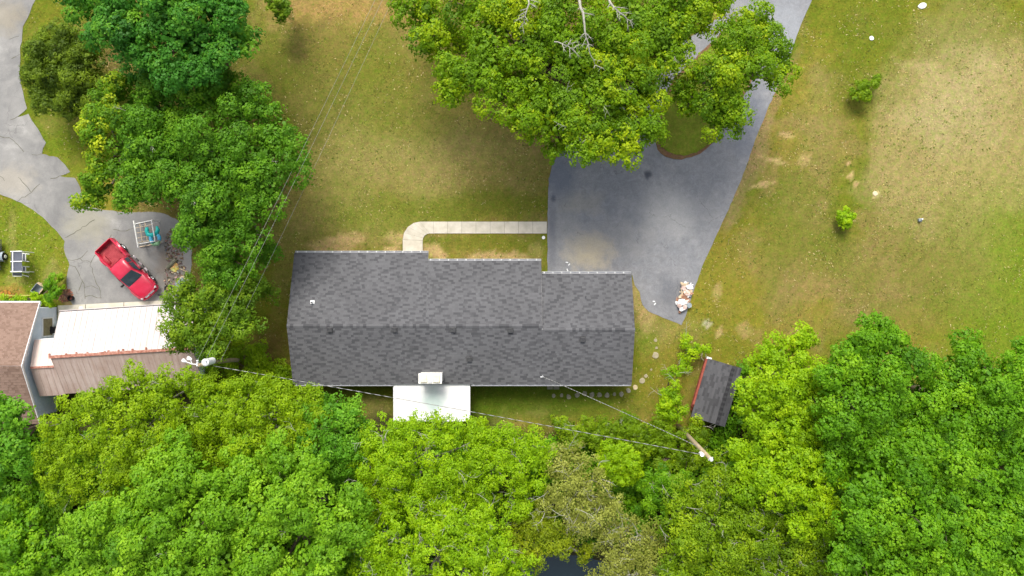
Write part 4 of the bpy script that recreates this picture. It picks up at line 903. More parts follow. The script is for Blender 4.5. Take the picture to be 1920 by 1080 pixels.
for k, (x, y) in enumerate(((1226,565),(1228,570),(1064,506),(1063,492),(1067,496))):
    b = MB(); scrap(b, .26, .1, .02, 90+k); o = b.build('litter', M['white']); o.location = P(x, y, .05); o.rotation_euler.z = k
    tag(o, ('white litter scrap on the narrow asphalt tongue right of the garage' if k < 2 else 'white litter scrap on the asphalt in front of the garage eave'), 'litter', 'litter scraps on the asphalt tongue' if k < 2 else 'litter scraps before the garage eave')

# ------------------------------------------------------------------ metal garage, breezeway, brown-roofed house
def ribbed(b, e0, e1, r0, r1, rib=.5, h=.035, t=.05):
    nr = (e1-e0).cross(r0-e0).normalized()
    if nr.z < 0: nr = -nr
    L = (e1-e0).length; n = max(1, int(L/rib))
    vs = [e0, e1, r1, r0]; vs = vs+[v-nr*t for v in vs]
    b.mesh(vs, [(0, 1, 2, 3), (7, 6, 5, 4), (0, 4, 5, 1), (1, 5, 6, 2), (2, 6, 7, 3), (3, 7, 4, 0)])
    for i in range(n+1):
        s = min(max(i/n, .004), .996); d = .028/L
        a = e0.lerp(e1, s-d); c = e0.lerp(e1, s+d); ar = r0.lerp(r1, s-d); cr = r0.lerp(r1, s+d)
        b.mesh([a, c, cr, ar, a+nr*h, c+nr*h, cr+nr*h, ar+nr*h], [(4, 5, 6, 7), (0, 4, 7, 3), (1, 2, 6, 5), (0, 1, 5, 4), (3, 7, 6, 2)])
gr = thing('metal_garage', 'gabled garage with white and rusty sheet metal roof slopes beside the red pickup', 'garage', (-36.5, -5.44, 0), R(3.6))
# local frame: x along the ridge, y north
GL = 11.3; gN = 3.5; gS = -3.15
b = MB(); zR, zN, zS = 4.3, 2.7, 2.85
ribbed(b, V3(-.05, gN, zN), V3(GL, gN, zN), V3(-.05, .02, zR), V3(GL, .02, zR), .46); b.build('north_roof', M['whitemetal'], gr)
b = MB(); ribbed(b, V3(0, gS, zS), V3(GL, gS, zS), V3(0, -.04, zR-.02), V3(GL, -.04, zR-.02), .46, .022); b.build('south_roof', M['rustmetal'], gr)
b = MB(); rng = random.Random(9); x = -.1
while x < GL:
    w = rng.uniform(.25, .8); j = rng.uniform(-.02, .03); b.box((x, -.13, zR-.02), (min(x+w, GL+.05), .1+j, zR+.06), None, .0)
    if rng.random() < .5: b.box((x, .1, zR-.02), (x+.12, .1+rng.uniform(.08, .18), zR+.05))
    x += w
b.build('ridge_cap', M['rust'], gr)
b = MB(); b.box((-.1, gN, zN-.14), (GL, gN+.07, zN-.0)); b.build('eave_trim', M['dark'], gr)
b = MB(); b.box((-.1, gN+.075, zN-.1), (GL, gN+.14, zN-.03)); b.build('gutter', M['whitemetal'], gr)
b = MB(); b.box((.2, gS+.25, -.05), (GL-.2, gN-.3, 2.62)); 
vs = [(x, y, z) for x in (.2, GL-.2) for (y, z) in ((gS+.25, 2.62), (gN-.3, 2.62), (0, zR-.12))]; b.mesh(vs, [(2, 1, 0), (3, 4, 5), (0, 3, 5, 2), (1, 2, 5, 4)])
b.build('wall', M['siding'], gr)
for x0 in (1.2, 6.2):
    b = MB()
    for k in range(4): b.box((x0, gN-.3, .02+k*.53), (x0+4, gN-.26, .02+k*.53+.5))
    b.build('garage_door', M['white'], gr)
bz = thing('breezeway', 'pinkish low metal roof joining the brown-roofed house to the metal garage', 'breezeway', (-38.45, -6.35, 0), R(3.0))
b = MB(); ribbed(b, V3(0, 2.15, 3.05), V3(1.98, 2.15, 3.05), V3(0, 0, 3.72), V3(1.98, 0, 3.72), .66, .02); b.build('north_roof', M['pinkmetal'], bz)
b = MB(); ribbed(b, V3(0, -2.45, 2.75), V3(2.0, -2.45, 2.75), V3(0, -.03, 3.70), V3(2.0, -.03, 3.70), .46, .022); b.build('south_roof', M['rustmetal'], bz)
b = MB(); b.box((0, -.1, 3.69), (1.95, .07, 3.77)); b.build('ridge_cap', M['rust'], bz)
b = MB(); b.box((0, 2.155, 2.93), (1.98, 2.22, 3.04)); b.build('eave_trim', M['white'], bz)
b = MB(); b.box((.1, -2.2, -.05), (1.9, 1.9, 2.6)); b.build('wall', M['siding'], bz)

HW = -38.8
bh = thing('brown_roofed_house', 'house with brown shingle roof and pale blue-white siding at the left edge', 'house', (HW-7, -6.08, 0))
bl = bh.location
hx0, hx1 = HW-16-bl.x, HW-bl.x; EZ, RZ = 2.9, 4.98; RUN = 4.9; ov = .5
b = MB(); vs = [(x, y, z) for x in (hx0, hx1) for (y, z) in ((-RUN+.45, -.05), (RUN-.45, -.05), (RUN-.45, EZ+.05), (0, RZ-.14), (-RUN+.45, EZ+.05))]
b.mesh(vs, [(4, 3, 2, 1, 0), (5, 6, 7, 8, 9), (0, 1, 6, 5), (1, 2, 7, 6), (2, 3, 8, 7), (3, 4, 9, 8), (4, 0, 5, 9)])
y = -RUN+.55
while y < RUN-.5:
    zt = RZ-.2-(RZ-EZ-.2)*abs(y)/(RUN-.45); b.box((hx1, y-.022, 0), (hx1+.03, y+.022, zt)); y += .3
b.build('wall', M['siding'], bh)
b = MB(); b.cm = 1
t = .16
for s in (1, -1):
    vs = [(x, yy, zz-o) for x in (hx0, hx1+ov) for (yy, zz, o) in ((0, RZ, 0), (s*RUN, EZ, 0), (s*RUN, EZ, t), (0, RZ, t))]
    b.mesh(vs, [(0, 1, 5, 4), (1, 2, 6, 5), (2, 3, 7, 6), (3, 0, 4, 7), (0, 3, 2, 1), (4, 5, 6, 7)])
b.cm = 0
shingles(b, V3(hx0, RUN, EZ), V3(hx1+ov, RUN, EZ), V3(hx0, 0, RZ), V3(hx1+ov, 0, RZ), .15, .22, 11, .02, False)
shingles(b, V3(hx0, -RUN, EZ), V3(hx1+ov, -RUN, EZ), V3(hx0, 0, RZ), V3(hx1+ov, 0, RZ), .24, .22, 12, .04, False)
b.build('roof', [M['shinglebrown'], M['white']], bh, attr=True)
b = MB()
for s in (1, -1):
    a = V3(hx1+ov+.002, 0, RZ+.03); c = V3(hx1+ov+.002, s*RUN, EZ+.03)
    b.mesh([a, c, c-V3(0, 0, .2), a-V3(0, 0, .2), a+V3(.05, 0, 0), c+V3(.05, 0, 0), c+V3(.05, 0, -.2), a+V3(.05, 0, -.2)], [(0, 1, 2, 3), (4, 7, 6, 5), (0, 4, 5, 1), (3, 2, 6, 7), (1, 5, 6, 2)])
b.build('rake_board', M['white'], bh)
b = MB(); b.box((hx0, RUN+.005, EZ-.12), (hx1+ov+.05, RUN+.12, EZ+.01)); b.build('gutter', M['white'], bh)
b = MB(); m_ = Matrix.Translation((hx1, P(0, 613, 1).y-bl.y, .62)) @ Matrix.Rotation(math.pi/2, 4, 'Z'); w, h, t = 1.42, 1.2, .1
for a, c in (((-w/2-t, -.09, -t), (-w/2, .0, h+t)), ((w/2, -.09, -t), (w/2+t, .0, h+t)), ((-w/2, -.09, -t), (w/2, .0, 0)), ((-w/2, -.09, h), (w/2, .0, h+t))): b.box(a, c, m_)
wo_ = b.build('window', M['white'], bh)
b = MB(); b.box((-w/2, -.04, 0), (w/2, -.02, h), m_); b.build('pane', M['curtain'], wo_)
b = MB(); b.tube([(0, 0, 0), (0, 0, .85)], [.27, .31], 14); b.tube([(0, 0, .84), (0, 0, .92)], .33, 14); b.box((-.1, -.04, .92), (.1, .04, .97))
o = b.build('trash_bin', M['black']); o.location = P(108, 618); tag(o, 'black bin in the corner between pale siding and the white garage roof', 'bin')
b = MB(); b.tube([(0, 0, 0), (0, 0, .34)], [.19, .24], 16, cap=False); b.tube([(0, 0, .01), (0, 0, .03)], .18, 16); b.tube([(0, 0, .33), (0, 0, .36)], [.25, .25], 16, cap=False)
o = b.build('bucket', M['black']); o.location = P(136, 559); tag(o, 'black bucket standing at the lower left corner of the cracked paving', 'bucket')

# ------------------------------------------------------------------ small outbuilding
a0 = P(1328, 672, 2.2); a1 = P(1296, 781, 2.2); ax = (a1-a0); LN = ax.length; ang = math.atan2(ax.y, ax.x)
sh_ = thing('small_outbuilding', 'small shed with black shingle roof and red siding beside the lime maple', 'shed', (a0.x, a0.y, 0), ang)
# local x: along the ridge towards the south, local y: towards east
b = MB(); Wd = 2.02; WE = .75; zE_, zR_ = 2.15, 2.75
b.cm = 1
for (y0, y1, z0, z1) in ((0, Wd, zE_, zR_), (Wd+WE, Wd, zE_+.32, zR_)):
    vs = [(x, y, z-o) for x in (0, LN) for (y, z, o) in ((y0, z0, 0), (y1, z1, 0), (y1, z1, .1), (y0, z0, .1))]
    b.mesh(vs, [(0, 4, 5, 1), (1, 5, 6, 2), (2, 6, 7, 3), (3, 7, 4, 0), (0, 1, 2, 3), (4, 7, 6, 5)])
b.cm = 0
shingles(b, V3(0, 0, zE_), V3(LN, 0, zE_), V3(0, Wd, zR_), V3(LN, Wd, zR_), .18, .4, 21, .025, False)
shingles(b, V3(0, Wd+WE, zE_+.32), V3(LN, Wd+WE, zE_+.32), V3(0, Wd, zR_), V3(LN, Wd, zR_), .18, .4, 22, .025, False)
b.cc = (0, 0, 0)
for k in range(24): b.cc = (-.3 if k % 2 else .3, 0, 0); xx = k*LN/24; b.box((xx, Wd-.13, zR_-.01), (xx+LN/24+.02, Wd+.13, zR_+.07+.012*(k % 2)))
b.build('roof', [M['shingledark'], M['dark']], sh_, attr=True)
b = MB(); b.box((.2, .36, -.05), (LN-.6, .42, 2.1)); b.box((.2, .42, -.05), (LN-.3, Wd+WE-.3, 2.0))
for k in range(12): b.box((.2, .34, .1+k*.16), (LN-.6, .36, .1+k*.16+.02))
b.build('wall', M['redwood'], sh_)
b = MB(); b.box((.05, -.16, 1.98), (LN-1.0, -.0, 2.1)); b.build('fascia', M['redwood'], sh_)
b = MB(); b.box((-.12, -.1, 2.0), (.05, .3, 2.14)); b.build('corner_trim', M['white'], sh_)

# ------------------------------------------------------------------ poles and wires
def wire(pts, sag, r, mat, n=28):
    a, c = pts; out = []
    for i in range(n+1): t = i/n; p = a.lerp(c, t); p.z -= sag*4*t*(1-t); out.append(p)
    return out
LP0 = Vector((-22.7, -6.15, 0)); LPT = P(372, 685, 10.2)
pole = thing('transformer_pole', 'leaning wooden utility pole with white transformer by the rusty garage roof', 'utility pole', LP0)
b = MB(); pts = [Vector((0, 0, -.2)), (LPT-LP0)*.35+Vector((0, .14, 0)), (LPT-LP0)*.7+Vector((0, .08, 0)), LPT-LP0]
b.tube(pts, [.19, .17, .15, .13], 12); b.build('shaft', M['polewood'], pole, smooth=True)
tp = LPT-LP0; b = MB(); c = tp+Vector((.30, .16, -.75))
b.tube([c+Vector((0, 0, -.85)), c+Vector((0, 0, .35))], .25, 16); b.tube([c+Vector((0, 0, .35)), c+Vector((0, 0, .43))], [.27, .18], 16); b.tube([c+Vector((.1, .1, .4)), c+Vector((.1, .1, .65))], .06, 8); b.box(c+Vector((-.4, -.06, -.2)), c+Vector((-.2, .06, 0)))
b.build('transformer', M['white'], pole, smooth=False)
for dy in (.0, .16, .32):
    b = MB(); b.tube([tp+Vector((-.07, dy, -.12)), tp+Vector((-.07, dy, .06)), tp+Vector((-.07, dy, .08))], [.05, .06, .03], 8); b.build('insulator', M['white'], pole)
b = MB(); l0 = tp+Vector((-.1, 0, -.5)); b.tube([l0, l0+Vector((-.5, .05, .15)), l0+Vector((-.85, .2, .2))], .035, 8); b.tube([l0+Vector((-.5, .05, .15)), l0+Vector((-.6, .35, .2))], .03, 8)
arm = b.build('lamp_arm', M['white'], pole)
for q in (l0+Vector((-1.0, .26, .18)), l0+Vector((-.62, .42, .2))):
    b = MB(); b.tube([q+Vector((-.16, .07, -.03)), q+Vector((-.05, .02, 0)), q+Vector((.12, -.05, 0))], [.14, .13, .05], 10); b.build('flood_lamp', M['white'], arm)
RP0 = Vector((14.15, -11.75, 0)); RPT = P(1333, 861, 10.8)
rp = thing('wooden_pole', 'bare wooden utility pole rising out of shrubs below the small outbuilding', 'utility pole', RP0)
b = MB(); b.tube([Vector((0, 0, -.2)), (RPT-RP0)*.5, RPT-RP0], [.2, .17, .13], 12); b.build('shaft', M['polewood'], rp, smooth=True)
tp = RPT-RP0; b = MB(); b.tube([tp+Vector((-.3, .05, -1.5)), tp+Vector((-.3, .05, -1.1))], .15, 10); b.tube([tp+Vector((0, 0, -1.3)), tp+Vector((-.3, .05, -1.3))], .05, 6); b.build('junction_can', M['white'], rp)
b = MB(); b.tube([tp+Vector((-.15, -.1, -.1)), tp+Vector((.15, .12, -.02))], .04, 6); b.tube([tp+Vector((0, 0, -.05)), tp+Vector((.02, -.02, .12))], [.15, .12], 10); b.build('pole_top', M['gutter'], rp)
def cable(name, label, a, c, sag, r=.02, mat='wire', twist=False):
    pts = wire((a, c), sag, r, mat, 60 if not twist else 260); b = MB(); b.tube(pts, r, 5)
    if twist:
        b.cm = 1
        for ph in (0, math.pi):
            q = []
            for i, p in enumerate(pts):
                d = (c-a).normalized(); u = Vector((0, 0, 1)); w = d.cross(u); an = i*.62+ph; q.append(p+(u*math.cos(an)+w*math.sin(an))*r*1.25)
            b.tube(q, r*.8, 4)
    o = b.build(name, [M[mat], M['wiredark']]); tag(o, label, 'cable' if twist else 'wire')
tl = LPT
cable('power_line', 'leftmost thin overhead wire running from the transformer pole to the top edge', P(371,674,10.3), P(722,-40,9.4), .25, .009, 'wiregrey')
cable('power_line', 'middle thin overhead wire running from the transformer pole to the top edge', P(384,678,9.9), P(735,-38,9.2), .25, .009, 'wiregrey')
cable('power_line', 'rightmost overhead wire passing the right edge of the big green tree', P(414,676,7.8), P(752,-36,8.4), .35, .009, 'wiregrey')
cable('service_cable', 'long twisted cable spanning from pole to pole over the white porch roof', P(400,686,8.3), P(1320,853,9.6), .35, .0145, twist=True)
cable('service_cable', 'short cable from the ranch house roof mast to the bare wooden pole', MAST, P(1306,836,9.0), .4, .0145, twist=True)
b = MB(); q = [P(-20,552,.4), P(30,554,.35), P(72,553.5,.4)]; b.tube(q, .025, 6); tag(b.build('yellow_cord', M['yellow']), 'yellow cord stretched across the grass above the brown shingle roof', 'cord')

# ------------------------------------------------------------------ red pickup (local x forward)
tk = thing('pickup_truck', 'red extended-cab pickup with open bed parked askew on cracked paving', 'pickup truck', (-32.35, 1.53, .03), R(-47.0))
def loft(b, secs, close=True):
    """secs: list of (x, [(y,z)...half profile from bottom centre outwards to top centre]) mirrored"""
    rings = []
    for x, prof in secs:
        ring = [(x if len(p) < 3 else x+p[2], p[0], p[1]) for p in prof]+[(x if len(p) < 3 else x+p[2], -p[0], p[1]) for p in reversed(prof) if p[0] > 1e-5]
        rings.append(ring)
    n = len(rings[0]); vs = [v for r in rings for v in r]; fs = []
    for i in range(len(rings)-1):
        for k in range(n):
            a = i*n+k; c = i*n+(k+1) % n; fs.append((a, c, c+n, a+n))
    if close: fs.append(tuple(range(n))); fs.append(tuple(reversed(range((len(rings)-1)*n, len(rings)*n))))
    b.mesh(vs, fs)
def prof(w, zb, zbelt, crown): # lower body with rounded shoulders
    return [(0, zb), (w*.86, zb), (w*.97, zb+.12), (w, zb+.38), (w*.985, zbelt-.12), (w*.94, zbelt-.03), (w*.8, zbelt+crown*.5), (w*.45, zbelt+crown*.9), (0, zbelt+crown)]
b = MB()
secs = [(-.55, prof(.93, .42, 1.08, .0)), (.3, prof(.95, .4, 1.07, .0)), (.95, prof(.95, .4, 1.07, .03)), (1.25, prof(.95, .44, 1.06, .08)), (1.7, prof(.965, .5, 1.03, .09)), (2.15, prof(.96, .5, .98, .09)), (2.45, prof(.93, .46, .91, .07)), (2.66, prof(.84, .46, .83, .04)), (2.76, prof(.70, .5, .76, .02))]
loft(b, secs); b.build('body', M['red'], tk, smooth=True)
# greenhouse cab
def cabp(w, z): return [(0, 1.0), (.90, 1.0), (.915, 1.06), (w, z-.10), (w*.93, z-.025), (w*.6, z), (0, z+.02)]
b = MB(); loft(b, [(-.74, cabp(.74, 1.50)), (-.66, cabp(.745, 1.72)), (-.3, cabp(.755, 1.78)), (.3, cabp(.75, 1.77)), (.62, cabp(.73, 1.70)), (1.28, [(0, 1.0), (.86, 1.0), (.86, 1.03), (.84, 1.06), (.8, 1.085), (.5, 1.12), (0, 1.14)])])
b.build('cab', M['red'], tk, smooth=True)
b = MB(); # windshield slightly proud
def quadgrid(b, A, B, C, D, off): b.face([Vector(p)+Vector(off) for p in (A, B, C, D)])
b.mesh([(.60, -.62, 1.725), (.60, .62, 1.725), (1.30, .76, 1.10), (1.33, .38, 1.145), (1.34, 0, 1.16), (1.33, -.38, 1.145), (1.30, -.76, 1.10), (.60, 0, 1.755)], [(7, 4, 3, 2, 1), (0, 6, 5, 4, 7)])
b.build('windshield', M['glass'], tk)
b = MB(); b.mesh([(-.755, -.6, 1.6), (-.755, .6, 1.6), (-.79, .64, 1.2), (-.79, -.64, 1.2), (-.70, .6, 1.70), (-.70, -.6, 1.7)], [(0, 1, 2, 3), (5, 4, 1, 0)]); b.build('rear_window', M['glass'], tk)
for s in (1, -1):
    for (x0, x1, x0t, x1t) in ((-.6, -.12, -.52, -.12), (-.02, .98, -.02, .56)):
        b = MB(); o = .022
        b.face([(x0, s*(.905+o), 1.12), (x1, s*(.89+o), 1.12), (x1t, s*(.765+o), 1.62), (x0t, s*(.765+o), 1.62)] if s > 0 else [(x0t, s*(.765+o), 1.62), (x1t, s*(.765+o), 1.62), (x1, s*(.89+o), 1.12), (x0, s*(.905+o), 1.12)])
        b.build('side_window', M['glass'], tk)
    b = MB(); b.box((.82, s*.95-.02 if s > 0 else s*1.2, 1.08), (.94, s*1.2 if s > 0 else s*.95+.02, 1.28), None, .025); b.box((.84, min(s*.88, s*1.0), 1.1), (.9, max(s*.88, s*1.0), 1.16)); b.build('side_mirror', M['black'], tk)
    # running board with bright pads
    b = MB(); b.tube([(-.75, s*.98, .42), (-.6, s*1.06, .38), (1.15, s*1.06, .38), (1.3, s*.98, .42)], .05, 8); b.cm = 1
    for xx in (-.5, .2, .9): b.box((xx-.17, s*1.06-.07, .42), (xx+.17, s*1.06+.07, .45))
    b.build('running_board', [M['dark'], M['chrome']], tk)
# bed
b = MB(); bx0, bx1 = -2.78, -.76
for s in (1, -1):
    loft_p = []
    y0, y1 = (s*.80, s*.93) if s > 0 else (s*.93, s*.80)
    b.box((bx0, y0, .48), (bx1, y1, 1.12), None, .03)
    # flared rear fender
    vs = []; n = 9
    for k in range(n+1):
        a = math.pi*k/n; x = -1.8+.62*math.cos(a); z = .55+.5*math.sin(a); fl = math.sin(a)**.5*.13 if 0 < k < n else .02
        vs += [(x, s*.92, z+.05), (x, s*(.93+fl), z), (x, s*(.93+fl), z-.06)]
    b.mesh(vs, [(3*k, 3*k+1, 3*k+4, 3*k+3) for k in range(n)]+[(3*k+1, 3*k+2, 3*k+5, 3*k+4) for k in range(n)])
b.box((bx1-.06, -.8, .6), (bx1, .8, 1.1), None, .01)
bd = b.build('bed', M['red'], tk)
b = MB(); b.box((bx0, -.8, .5), (bx1-.05, .8, .62))
for k in range(13): y = -.72+k*.12; b.box((bx0+.06, y-.03, .62), (bx1-.08, y+.03, .645))
for s in (1, -1):
    vs = []; n = 8
    for k in range(n+1):
        a = math.pi*k/n; x = -1.8+.44*math.cos(a); z = .62+.26*math.sin(a); vs += [(x, s*.8, z), (x, s*.58, z-.02*math.sin(a))]
    b.mesh(vs+[(-1.8, s*.58, .62)], [(2*k, 2*k+1, 2*k+3, 2*k+2) for k in range(n)]+[(2*k+1, 2*n+2, 2*k+3) for k in range(n)])
b.build('bed_liner', M['bed'], bd)
b = MB(); b.box((bx0-.07, -.82, .56), (bx0, .82, 1.11), None, .02); tg = b.build('tailgate', M['red'], tk)
b = MB(); b.box((bx0-.09, -.15, .92), (bx0-.07, .15, 1.0)); b.build('handle', M['dark'], tg)
for s in (1, -1):
    b = MB(); b.box((bx0-.04, s*.88-.05, .72), (bx0+.0, s*.88+.05, 1.0), None, .01); b.build('tail_light', M['redlens'], tk)
b = MB(); b.box((bx0-.2, -.9, .42), (bx0-.06, .9, .58), None, .03); b.build('rear_bumper', M['chrome'], tk)
b = MB(); loft(b, [(2.60, [(0, .38), (.9, .38), (.93, .45), (.93, .6), (.88, .64), (0, .64)]), (2.80, [(0, .38), (.72, .38), (.76, .45), (.76, .6), (.72, .64), (0, .64)]), (2.88, [(0, .4), (.5, .4), (.52, .45), (.52, .58), (.5, .62), (0, .62)])]); b.build('front_bumper', M['red'], tk)
b = MB()
b.box((2.70, -.47, .66), (2.83, -.04, .80), None, .02); b.box((2.70, .04, .66), (2.83, .47, .80), None, .02); b.box((2.72, -.5, .78), (2.80, .5, .83), None, .01); b.build('grille', M['chrome'], tk)
for s in (1, -1):
    b = MB(); m_ = Matrix.Translation((2.60, s*.66, .76)) @ Matrix.Rotation(-s*.35, 4, 'Z'); b.box((-.1, -.17, -.09), (.1, .17, .09), m_, .03); b.build('headlight', M['lens'], tk)
    b = MB(); 
    # hood seam and wiper
    b.tube([(1.3, s*.83, 1.105), (2.0, s*.80, 1.075), (2.5, s*.68, .955)], .009, 4); b.build('hood_seam', M['dark'], tk)
b = MB(); b.tube([(1.33, .55, 1.16), (1.12, .0, 1.33)], .012, 4); b.tube([(1.33, -.1, 1.19), (1.12, -.6, 1.30)], .012, 4); b.build('wiper', M['black'], tk)
b = MB(); b.tube([(-.9, -.84, 1.12), (-2.7, -.84, 1.13)], .008, 4); b.tube([(1.5, -.75, 1.08), (1.45, -.76, 1.75)], .008, 4); b.build('antenna', M['dark'], tk)
for (x, s) in ((1.78, 1), (1.78, -1), (-1.8, 1), (-1.8, -1)):
    b = MB(); b.tube([(x, s*.70, .38), (x, s*.74, .38), (x, s*.92, .38), (x, s*.96, .38)], [.33, .39, .39, .34], 24); w_ = b.build('wheel', M['black'], tk, smooth=False)
    b = MB(); b.tube([(x, s*.95, .38), (x, s*.97, .38)], [.21, .18], 18)
    for k in range(5): a = 2*math.pi*k/5; b.box((x+.12*math.cos(a)-.03, min(s*.965, s*.98), .38+.12*math.sin(a)-.03), (x+.12*math.cos(a)+.03, max(s*.965, s*.98), .38+.12*math.sin(a)+.03))
    b.build('rim', M['chrome'], w_)
    if x > 0:
        b = MB(); vs = []; n = 9
        for k in range(n+1):
            a = math.pi*k/n; xx = x+.5*math.cos(a); z = .5+.42*math.sin(a); vs += [(xx, s*.90, z+.04), (xx, s*1.0, z), (xx, s*1.0, z-.05)]
        b.mesh(vs, [(3*k, 3*k+1, 3*k+4, 3*k+3) for k in range(n)]+[(3*k+1, 3*k+2, 3*k+5, 3*k+4) for k in range(n)]); b.build('fender', M['red'], tk)

# ------------------------------------------------------------------ pale rack with pool floats
rk = thing('pipe_rack', 'cream metal frame rack standing on the paving above the red pickup', 'rack', P(276, 438), 0)
def L3(x, y, z): return P(x, y, z)-rk.location
b = MB(); r = .045
b.tube([L3(250.5,414,1.35), L3(259,464,1.35)], .06, 6)
b.build('top_rail', M['chimneywhite'], rk)
b = MB()
b.tube([L3(253,420,1.3), L3(286,413,1.3)], r, 6); b.tube([L3(258,458,1.3), L3(291,452,1.3)], r, 6); b.tube([L3(284,413,1.3), L3(291,452,1.3)], r, 6)
for x0, y0, x1, y1 in ((253,420,258,458),(284,413,291,452)):
    for (xx, yy) in ((x0, y0), (x1, y1)): q = L3(xx, yy, 1.3); b.tube([q, Vector((q.x, q.y, 0))], r*.8, 6)
b.build('frame', M['chimneywhite'], rk)
b = MB()
for s in (.3, .62): 
    p0 = Vector((253+33*s*.9, 420-7*s, 0)); p1 = Vector((258+33*s*.9, 458-6*s, 0)); b.tube([L3(p0.x, p0.y, .75), L3(p1.x, p1.y, .75)], .028, 5)
for s in (.2, .45, .7, .92): b.tube([L3(253+5*s, 420+38*s, .7), L3(284+7*s, 413+39*s, .7)], .022, 5)
for s in (.0, 1.0): b.tube([L3(253+5*s, 420+38*s, .12), L3(284+7*s, 413+39*s, .12)], .03, 5)
b.tube([L3(262,463,.1), L3(303,455,.15)], .04, 5)
b.build('wire_shelf', M['tan'], rk)
def torus(b, c, R_, r, a0=0, a1=6.283, n=26, tilt=Matrix.Identity(3)):
    b.tube([Vector(c)+tilt @ Vector((R_*math.cos(a0+(a1-a0)*k/n), R_*math.sin(a0+(a1-a0)*k/n), 0)) for k in range(n+1)], r, 10)
b = MB(); b.tube([P(276,426,.95), P(275,433,.95), P(278,440,.95), P(285,441,.98), P(293,438,1.0), P(296,431,1.0), P(294,425,.95)], [.12, .17, .19, .19, .19, .17, .1], 12)
tag(b.build('pool_float', M['teal'], smooth=True), 'teal curled inflatable pool float lying in the cream rack', 'pool float')
b = MB(); torus(b, P(291, 447, .95), .36, .15, -.4, 4.2); tag(b.build('pool_float', M['blue'], smooth=True), 'sky-blue ring float lying in the cream rack', 'pool float')
b = MB(); b.tube([P(282,452,.75), P(288,458,.78), P(296,457,.75), P(300,452,.7)], [.1, .17, .17, .08], 10); tag(b.build('pool_float', M['lime'], smooth=True), 'pale green float below the blue ring in the cream rack', 'pool float')

# rubbish near the trees
b = MB(); a_, c_ = P(313, 503, .15), P(330, 486, .17); b.tube([a_, a_.lerp(c_, .3), a_.lerp(c_, .7), c_], [.15, .17, .16, .15], 12)
tag(b.build('log', M['logbark']), 'short grey log lying diagonally right of the red pickup', 'log')
b = MB(); torus(b, P(315, 541, .14), .23, .09); b.cm = 1; b.tube([P(315, 541, .06), P(315, 541, .16)], .15, 14); tag(b.build('loose_wheel', [M['black'], M['brownboard']]), 'loose black wheel lying near the nose of the red pickup', 'wheel')
b = MB(); b.tube([P(322,543,.06), P(333,547,.08)], .04, 6); tag(b.build('stick', M['tan']), 'pale stick beside the loose wheel', 'stick')
b = MB(); b.tube([P(338,504,.06), P(352,510,.08)], .04, 6); tag(b.build('stick', M['tan']), 'pale board lying below the grey log, tip under the tree', 'stick')
b = MB(); b.box((-.45, -.25, .02), (.45, .25, .3), Matrix.Rotation(.7, 4, 'Z'), .06); o = b.build('plastic_tub', M['greyplastic']); o.location = P(340, 530); tag(o, 'blue-grey plastic tub half under the trees by the rubble', 'tub')
b = MB(); stone_mesh(5, .28, .16).build; o = stone_mesh(5, .26, .2).build('tan_stone', M['tan']); o.location = P(344, 523); tag(o, 'tan stone block next to the blue-grey tub', 'stone')
b = MB(); b.tube([P(296,553,.06), P(312,554,.06)], .05, 6); tag(b.build('metal_bar', M['dark']), 'dark bar lying on the paving edge above the garage roof', 'bar')
def rubble(name, label, px, py, rx, ry, n, seed, cols, smin=.03, smax=.14):
    rs = random.Random(seed); b = MB()
    for k in range(n):
        a = rs.uniform(0, 6.28); q = rs.random()**.6; p = P(px+rx*q*math.cos(a), py+ry*q*math.sin(a)); s = rs.uniform(smin, smax)
        b.cc = tuple(v*rs.uniform(.7, 1.25) for v in rs.choice(cols))
        m = Matrix.Translation((p.x, p.y, s*.3+.02)) @ Matrix.Rotation(rs.uniform(0, 6.28), 4, 'Z') @ Matrix.Rotation(rs.uniform(-.4, .4), 4, 'X')
        b.box((-s*rs.uniform(.6, 1.8), -s*.6, -s*.3), (s, s*.6, s*.3), m)
    tag(b.build(name, M['rubble'], attr=True), label, 'rubble', kind='stuff')
CB = [(.15, .10, .07), (.20, .14, .10), (.10, .07, .05), (.26, .22, .17), (.17, .15, .13)]
rubble('wood_rubble', 'brown wood chips and rubble between the cream rack and the trees', 328, 465, 20, 38, 330, 1, CB, .02, .09)
rubble('stone_rubble', 'loose stones and chips around the grey log', 330, 520, 22, 34, 260, 2, CB+CB+[(.5, .44, .34)], .02, .09)
rubble('yellow_shavings', 'yellowish wood shavings beside the grey log', 327, 501, 8, 7, 90, 3, [(.62, .46, .14), (.66, .5, .2)])
rubble('brown_leaf_pile', 'brown leaf litter at the lower left corner of the paving', 122, 553, 15, 12, 260, 4, [(.26, .13, .08), (.36, .2, .12), (.2, .1, .07)], .03, .1)
rubble('orange_leaf_litter', 'orange-brown leaf litter at the left edge above the brown roof', 8, 553, 18, 8, 200, 6, [(.34, .18, .03), (.2, .12, .03), (.28, .25, .04)], .03, .09)

